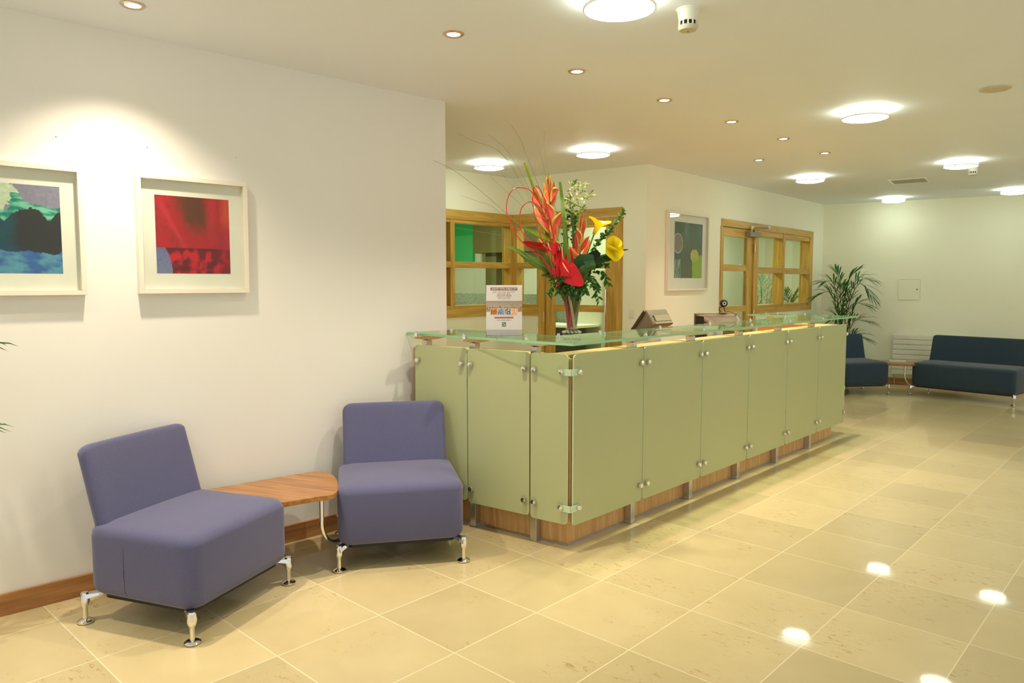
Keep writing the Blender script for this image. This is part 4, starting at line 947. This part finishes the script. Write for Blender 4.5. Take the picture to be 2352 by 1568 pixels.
leafthing('strap_leaf', 'thin grey-green strap leaf behind the right heliconia', [(1314, 750, 0), (1316, 620, .0), (1315, 540, .0), (1313, 482, .0)], [2, 2.4, 2.4, 2], (90, 126, 70))
leafthing('strap_leaf', 'long strap leaf crossing diagonally in front of the anthuriums', [(1312, 745, .0), (1308, 660, -.04), (1303, 600, -.13), (1294, 560, -.14), (1288, 505, -.12)], [1.5, 1.8, 2.8, 3.4, 2.4], (70, 108, 36), col2=(110, 146, 56))
leafthing('broad_leaf', 'broad dark leaf hanging left below the red canes', [(1300, 690, -.02), (1270, 625, -.05), (1250, 600, -.06), (1232, 578, -.06)], [4, 11, 12, 4], (70, 104, 38), col2=(96, 128, 50), fold=.2)
leafthing('broad_leaf', 'long narrow leaf reaching furthest left under the canes', [(1298, 690, -.03), (1265, 622, -.06), (1215, 592, -.06), (1168, 567, -.05), (1163, 572, -.05)], [2, 6, 5, 3, 1], (92, 120, 42), col2=(130, 158, 70), fold=.35)
leafthing('broad_leaf', 'second narrow leaf just below the furthest left one', [(1298, 695, -.02), (1262, 630, -.03), (1220, 604, -.03), (1176, 570, -.03)], [2, 5, 5, 1.5], (108, 136, 52), fold=.35)
leafthing('folded_leaf', 'dark green leaf folded into a square panel right of the anthuriums', [(1318, 640, -.105), (1331, 608, -.12), (1338, 602, -.12), (1359, 599, -.10)], [3, 20, 16, 12], (22, 58, 26), col2=(50, 92, 56), fold=.1, nrm=(.2, -1, .3), smooth=False)
leafthing('folded_leaf', 'rolled mid green leaf at the centre front above the vase', [(1333, 650, -.11), (1334, 628, -.13), (1342, 616, -.13), (1362, 614, -.12)], [8, 13, 10, 6], (70, 104, 34), fold=-.5)
leafthing('folded_leaf', 'black-green leaf behind the square folded leaf', [(1322, 690, -.06), (1328, 640, -.07), (1352, 600, -.06), (1372, 580, -.04)], [4, 14, 16, 6], (14, 34, 18), fold=.2)
leafthing('broad_leaf', 'dark leaf reaching up right towards the lower calla lily', [(1330, 640, -.04), (1360, 605, -.03), (1400, 590, -.02), (1418, 584, -.02)], [6, 9, 9, 2], (40, 84, 28), fold=.3)
leafthing('broad_leaf', 'dark pointed leaf sticking out at the far right behind the calla lily', [(1395, 585, .0), (1415, 578, .0), (1441, 574, .0)], [2, 4.5, .6], (60, 96, 40), fold=.2)
# --- grass blades
grass = [[(1298, 655), (1230, 560), (1163, 494), (1060, 410), (1003, 380)], [(1305, 640), (1250, 520), (1190, 410), (1142, 350)], [(1300, 640), (1245, 520), (1160, 370), (1090, 335), (1056, 319)],
 [(1300, 640), (1250, 520), (1205, 420), (1165, 355), (1123, 319)], [(1306, 640), (1262, 500), (1215, 380), (1195, 330), (1174, 296)], [(1308, 640), (1285, 520), (1253, 410), (1240, 360), (1233, 324)],
 [(1312, 640), (1286, 540), (1262, 440), (1252, 380), (1249, 308)], [(1290, 640), (1220, 565), (1140, 483), (1100, 465), (1058, 451)], [(1297, 640), (1255, 582), (1180, 548), (1100, 533), (1046, 524)],
 [(1302, 640), (1250, 540), (1195, 450), (1155, 403)], [(1300, 640), (1262, 556), (1215, 490), (1163, 440), (1125, 405)], [(1304, 640), (1270, 540), (1224, 430), (1205, 350)], [(1290, 640), (1240, 560), (1190, 515), (1150, 480)]]
for i, g_ in enumerate(grass):
    t = fl('grass_blade', 'thin arching blade of bear grass fanning out of the bouquet', 'grass', 'thin grass blades fanning to the left'); d = -.10+.02*i
    P = [V3(1308, 748, 0), V3(1303, 690, 0)]+[V3(x, y, d*(.3+.7*j/len(g_))) for j, (x, y) in enumerate(g_)]
    P = spline(P, 8); n = len(P); th_ = 1.0 if i in (0, 4) else .7
    MB().tube(P, [(.0021 if i == 0 else .0015)*(1-.72*j/n)*th_+.00025 for j in range(n)], 5, cols=[tuple(lerp(C(80, 112, 40), C(140, 150, 90), j/n))+(1.,) for j in range(n)]).build('blade', 'leaf', t, smooth=True)
# --- ruscus foliage sprigs: each sprig a stem with many small leaves
def sprig(label, pts, n, lw, ll, col, group='green foliage sprigs', d0=0., name='foliage_sprig', mat='leaf', sp=12):
    t = fl(name, label, 'foliage', group); P = spline([V3(p[0], p[1], p[2]) for p in pts], sp); N = len(P)
    MB().tube(P, .0013, 5, cols=g4(70, 100, 34)).build('stem', 'leaf', t)
    m = MB()
    for i in range(n):
        u = .22+.78*i/(n-1); p = P[min(N-1, int(u*(N-1)))]; q = P[max(0, int(u*(N-1))-2)]; tg = (p-q).normalized() if (p-q).length > 1e-6 else Vector((0, 0, 1))
        a = rnd.uniform(0, 2*PI); rad = Vector((math.cos(a), .7*math.sin(a), rnd.uniform(-.5, .5))).normalized(); dr = (rad*1.0+tg*.7).normalized(); L = ll*k*rnd.uniform(.7, 1.25); nr = Vector((rnd.uniform(-.6, .6), -1, rnd.uniform(-.5, .9)))
        c = [clamp(x*rnd.uniform(.6, 1.5)) for x in g4(*col)[:3]]+[1.]; c = tuple(c)
        pp = [p, p+dr*L*.3, p+dr*L*.65+Vector((0, 0, -.08*L)), p+dr*L+Vector((0, 0, -.22*L))]
        m.ribbon(pp, [.0006, lw*k, lw*k*.8, .0003], nr, .18, c)
    m.build('leaves', mat, t, smooth='all'); return t
for lb, pts, n in (
 ('short leafy sprig draped over the left front of the rim', [(1310, 700, 0), (1302, 668, -.03), (1288, 656, -.08), (1280, 672, -.095)], 30),
 ('short leafy sprig draped over the middle of the rim', [(1312, 700, 0), (1311, 666, -.03), (1306, 654, -.09), (1304, 676, -.10)], 30),
 ('short leafy sprig draped over the right front of the rim', [(1314, 700, 0), (1322, 666, -.03), (1334, 654, -.09), (1340, 674, -.10)], 30),
 ('short leafy sprig tucked under the lowest anthurium', [(1312, 700, 0), (1300, 660, -.03), (1288, 642, -.09), (1262, 650, -.10)], 30),
 ('leafy sprig spilling left over the vase rim', [(1308, 730, 0), (1300, 660, -.03), (1280, 655, -.07), (1258, 675, -.08)], 34),
 ('leafy sprig over the front left of the vase rim', [(1310, 730, 0), (1305, 650, -.05), (1292, 640, -.11), (1272, 640, -.12)], 34),
 ('leafy sprig over the centre front of the vase rim', [(1312, 730, 0), (1312, 650, -.04), (1318, 648, -.1), (1322, 680, -.12)], 38),
 ('leafy sprig over the front right of the vase rim', [(1314, 730, 0), (1322, 650, -.05), (1345, 640, -.10), (1365, 665, -.10)], 40),
 ('leafy sprig drooping lowest at the right of the vase', [(1316, 730, 0), (1330, 650, -.02), (1358, 640, -.05), (1372, 690, -.05)], 30),
 ('leafy sprig hanging at the far right below the calla lily', [(1316, 730, 0), (1335, 640, 0), (1375, 625, -.02), (1395, 650, -.02)], 36),
 ('leafy sprig behind the rolled leaf', [(1316, 730, 0), (1335, 650, 0), (1368, 612, -.05), (1390, 610, -.06)], 34),
 ('leafy sprig between the two calla lilies', [(1316, 730, 0), (1340, 620, .02), (1370, 560, .02), (1400, 530, .02)], 40),
 ('leafy sprig rising to the top right corner of the bouquet', [(1316, 730, 0), (1350, 600, .04), (1400, 530, .04), (1432, 486, .04)], 44),
 ('leafy sprig behind the right heliconia', [(1314, 730, 0), (1320, 600, .05), (1315, 530, .05), (1322, 490, .05)], 48),
 ('leafy sprig behind the centre of the bouquet', [(1312, 730, 0), (1302, 600, .06), (1300, 520, .06), (1312, 470, .06)], 44),
 ('leafy sprig filling below the lower calla lily', [(1316, 730, 0), (1345, 630, -.03), (1380, 600, -.03), (1420, 588, -.03)], 30),
 ('leafy sprig at the lower left of the anthuriums', [(1308, 730, 0), (1290, 650, -.02), (1268, 630, -.05), (1250, 632, -.05)], 28)):
    sprig(lb, pts, int(n*1.35), 2.9, 13, rnd.choice([(62, 108, 40), (82, 132, 52), (52, 96, 40)]))
# --- curling white-green blossom stem
t = fl('blossom_stem', 'curly stem of small white-green blossom at the top right of the bouquet', 'flower')
P = spline([V3(1314, 740, 0), V3(1308, 620, .03), V3(1300, 520, .03), V3(1290, 468, .0), V3(1298, 462, -.02), V3(1315, 472, -.02), V3(1330, 478, -.02)], 10)
m = MB().tube(P, .0042, 8, cols=g4(150, 165, 70)).tube(spline([V3(1305, 480, 0), V3(1312, 450, -.01), V3(1325, 432, -.01)], 8), .003, 7, cols=g4(170, 180, 90)).tube(spline([V3(1312, 500, 0), V3(1330, 486, -.01), V3(1345, 478, -.01)], 8), .003, 7, cols=g4(140, 160, 70)); m.build('stem', 'leaf', t, smooth=True)
m = MB()
def cluster(cx, cy, rx, ry, n, d=0.):
    for i in range(n):
        a = rnd.uniform(0, 2*PI); r_ = math.sqrt(rnd.random()); p = V3(cx+rx*r_*math.cos(a), cy+ry*r_*math.sin(a), d+rnd.uniform(-.03, .03)); dr = Vector((rnd.uniform(-1, 1), rnd.uniform(-.6, .3), rnd.uniform(-.3, 1.1))).normalized(); L = rnd.uniform(7, 13)*k
        c = rnd.choice([g4(214, 222, 160), g4(232, 232, 190), g4(150, 176, 84), g4(96, 130, 50), g4(196, 204, 130)])
        m.ribbon([p, p+dr*L*.5, p+dr*L], [.0005, 1.7*k, .0003], (rnd.uniform(-.5, .5), -1, .2), .3, c)
cluster(1325, 430, 20, 10, 40); cluster(1318, 452, 12, 16, 30); cluster(1340, 458, 10, 12, 22); cluster(1305, 466, 14, 7, 18); cluster(1318, 486, 26, 12, 44); cluster(1352, 452, 5, 7, 8); cluster(1300, 505, 14, 16, 26, .02)
m.build('blossoms', 'petal', t, smooth='all')
# cut stems standing in the vase
for (xa, xb, c, r_, yy, lb) in ((1292, 1305, (206, 44, 34), .0062, -.012, 'red cut stem against the left wall of the vase'), (1303, 1319, (226, 196, 120), .0085, -.020, 'pale thick cut stem crossing the vase'),
 (1336, 1321, (150, 160, 50), .0065, -.006, 'yellow-green cut stem against the right wall of the vase'), (1326, 1316, (86, 116, 36), .006, .010, 'dark green cut stem at the back inside the vase'),
 (1298, 1309, (196, 110, 50), .0065, .012, 'orange cut stem at the back inside the vase'), (1313, 1308, (210, 40, 36), .005, -.018, 'bright red cut stem in the middle of the vase'), (1334, 1315, (190, 90, 60), .0055, .002, 'rust coloured cut stem leaning right inside the vase')):
    t = fl('cut_stem', lb, 'stem', 'cut stems inside the vase'); MB().tube([V3(xb, 753, yy*.5), V3(xa*.4+xb*.6, 710, yy*.6), V3(xa, 662, yy)], r_, 10, cols=g4(*c)).build('stalk', 'leaf', t, smooth=True)

# ------------------------------------------------------------------ palms
def palm(label, x, y, fronds, pot_r=.15, stems=True, col=(44, 84, 34), name='potted_palm', rz=None, seed=1, leaf_l=.26, group=None, pot_z=0., stemh=.45, nl=14, lw=.011):
    """fronds: (tip dx, tip dy(away), tip z, base z, arch, twist)"""
    rr = random.Random(seed); t = thing(name, (x, y, pot_z), RV if rz is None else rz, label, 'plant', group)
    MB().lathe([(.0, .001), (pot_r*.72, .001), (pot_r*.98, .30), (pot_r, .31), (pot_r, .33), (pot_r*.9, .33), (pot_r*.88, .28), (.0, .28)], 32, cap=False).build('pot', 'pot', t, smooth=40)
    MB().lathe([(.0, .286), (pot_r*.87, .281)], 20, cap=False).build('soil', 'soil', t)
    for (dx, dy, z1, z0, arch, tw) in fronds:
        a = rr.uniform(0, 2*PI); b = Vector((.04*math.cos(a), .04*math.sin(a), .28)); top = Vector((dx*.10+b.x*.6, dy*.10+b.y*.6, z0)); tip = Vector((dx, dy, z1))
        mid = top.lerp(tip, .45)+Vector((0, 0, arch)); P = spline([b, b.lerp(top, .5)+Vector((0, 0, .02)), top, mid, tip], 9); N = len(P)
        f = MB().tube(P, [.008*(1-.8*i/N)+.0008 for i in range(N)], 6, cols=g4(96, 110, 44)).build('stalk', 'leaf', t, smooth=True)
        m = MB(); L0 = int(N*.50)
        axis = (tip-top); axis.z = 0; sd = axis.cross(Vector((0, 0, 1))); sd = sd.normalized() if sd.length > 1e-4 else Vector((1, 0, 0))
        for j in range(nl):
            u = j/(nl-1); i = int(L0+(N-1-L0)*u); p = P[i]; tg = (P[min(N-1, i+1)]-P[i-1]).normalized()
            for s_ in (-1, 1):
                L = leaf_l*(.55+.75*math.sin(PI*(.18+.72*u)))*rr.uniform(.85, 1.1)
                dr = (sd*s_*(1.0-.55*u)+tg*(.55+.7*u)+Vector((0, 0, .25-.1*u+tw*s_))).normalized(); dn = Vector((0, 0, -1))
                pp = [p, p+dr*L*.35+dn*L*.01, p+dr*L*.7+dn*L*.10, p+dr*L+dn*L*.28]
                cc_ = tuple([clamp(q_*rr.uniform(.6, 1.6)) for q_ in g4(*col)[:3]]+[1.])
                m.ribbon(pp, [.0015, lw, lw*.75, .0005], (rr.uniform(-.2, .2), -.25, 1), .22, cc_)
        m.build('leaflets', 'leaf', f, smooth='all')
    return t
palm('tall potted palm in the far corner between the counter and the dark chair', -1.70, 8.72, [
 (-.30, -.05, 1.50, 1.0, .25, .1), (-.36, .05, 1.30, .85, .28, 0), (-.08, .1, 1.66, 1.1, .15, .1), (.16, -.05, 1.66, 1.1, .18, .1), (.40, .0, 1.52, 1.0, .30, 0), (.44, .05, 1.28, 1.05, .32, 0), (.28, -.1, 1.16, .72, .25, .1), (.36, 0., .92, .52, .22, 0), (.30, -.05, .68, .36, .20, 0), (.04, .12, 1.42, .8, .2, .1), (-.14, -.1, .98, .6, .2, 0)], seed=5, leaf_l=.24, nl=12, col=(62, 110, 42))
palm('potted palm standing just outside the left edge, only leaf tips reaching in', -1.36, -2.15, [
 (.21, .42, 1.235, .9, .16, 0), (-.02, .0, 1.42, .8, .25, 0), (.20, .40, .90, .6, .15, 0), (-.12, .1, 1.5, .95, .2, .1), (-.1, -.3, 1.2, .8, .2, 0), (-.25, -.25, 1.1, .8, .2, 0)], seed=9, leaf_l=.13)
for px_, py_, rz_, lb in ((2062, 829.5, .3, 'thin pale magazine lying on the small far side table'),):
    p_ = along(px_, py_, .4185); t = thing('magazine', (p_.x, p_.y, .4185), rz_, lb, 'magazine')
    MB().box(-.10, .10, -.14, .14, 0, .004).build('pages', 'paper', t); MB().box(-.102, .102, -.142, .142, .004, .005).build('cover', 'cream', t)
# side room and office contents seen through the panes
palm('small green palm behind the right lower pane of the far oak window', -3.2, 10.4, [(-.2, .0, 1.26, .8, .15, 0), (.2, 0, 1.26, .8, .15, 0), (0, .1, 1.36, .9, .1, 0), (.30, .1, 1.16, .8, .1, 0), (-.30, .1, 1.16, .8, .1, 0), (.1, -.1, 1.34, .8, .1, 0), (-.1, -.1, 1.32, .85, .1, 0)], seed=3, col=(86, 120, 40), leaf_l=.16, nl=12)
palm('pale palm standing in for leaves reflected in the left lower pane of the far oak window', -3.1, 9.15, [(-.25, .0, 1.5, .9, .1, .1), (.0, .1, 1.62, .9, .1, .1), (.25, 0, 1.52, .9, .1, .1), (-.1, -.1, 1.58, .9, .1, .1), (.14, .1, 1.56, .9, .1, 0)], seed=7, col=(150, 160, 128), leaf_l=.3, nl=12)  # added plant: a palm reflection put into pale leaf colour and shape
def xyz(px, py, Y):
    d = FW*FPX+RT*(px-1176)+UP*(784-py); return CAM+d*((Y-CAM.y)/d.y)
def wallbox(name, x0, x1, ya, yb, Y, mat, label, cat, th=.05, ground=False):
    a = xyz(x0, ya, Y); b = xyz(x1, yb, Y)
    z0 = 0 if ground else b.z
    o = MB().box(0, b.x-a.x, 0, th, 0, a.z-z0).build(name, mat, bevel=.004); o.location = (a.x, Y, z0); return tag(o, label, cat)
wallbox('pin_board', 1030, 1085.5, 515, 604, 5.299, 'gboard', 'bright green board on the office wall behind the left window', 'board', .06)
wallbox('wall_cupboard', 1086, 1236, 517, 576, 5.05, 'olive', 'dark olive wall cupboard beside the green board in the office', 'cupboard', .29)
wallbox('column', 1115, 1140, 578, 800, 5.15, 'olive', 'narrow grey-olive column behind the left office window', 'column', .19, True)
wallbox('desk_screen', 985, 1236, 672, 760, 4.75, 'speck', 'speckled grey fabric desk screen behind the left office window', 'screen', .04, True)
wallbox('desk_screen', 1262, 1306, 672, 735, 4.95, 'speck', 'speckled desk screen seen through the oak door left of the vase', 'screen', .04, True)
wallbox('office_cabinet', 1326, 1381, 620, 800, 4.9, 'office', 'pale tall cabinet seen through the oak door right of the vase', 'cabinet', .3, True)
a = xyz(1200, 742, 4.45); b = xyz(1325, 742, 4.45)
t = thing('office_desk', (a.x, 4.45, 0), 0, 'white topped office desk seen through the lower door pane', 'desk')
MB().box(0, b.x-a.x, 0, .45, a.z-.03, a.z).build('desk_top', 'white', t, bevel=.003)
MB().box(.02, b.x-a.x-.02, .2, .22, 0, a.z-.03).build('modesty_panel', 'dark', t)

# ------------------------------------------------------------------ render look
wd = bpy.data.worlds.new('world'); scene.world = wd; wd.use_nodes = True
wd.node_tree.nodes['Background'].inputs[0].default_value = (1., .985, .93, 1); wd.node_tree.nodes['Background'].inputs[1].default_value = .80
scene.view_settings.view_transform = 'Standard'; scene.view_settings.look = 'None'; scene.view_settings.exposure = .11; scene.view_settings.gamma = 1.
cy = scene.cycles; cy.use_denoising = True
try: cy.denoiser = 'OPENIMAGEDENOISE'
except Exception: pass
cy.max_bounces = 10; cy.diffuse_bounces = 5; cy.glossy_bounces = 4; cy.transmission_bounces = 6; cy.transparent_max_bounces = 16
cy.sample_clamp_indirect = 6.; cy.caustics_reflective = False; cy.caustics_refractive = False; cy.blur_glossy = 1.
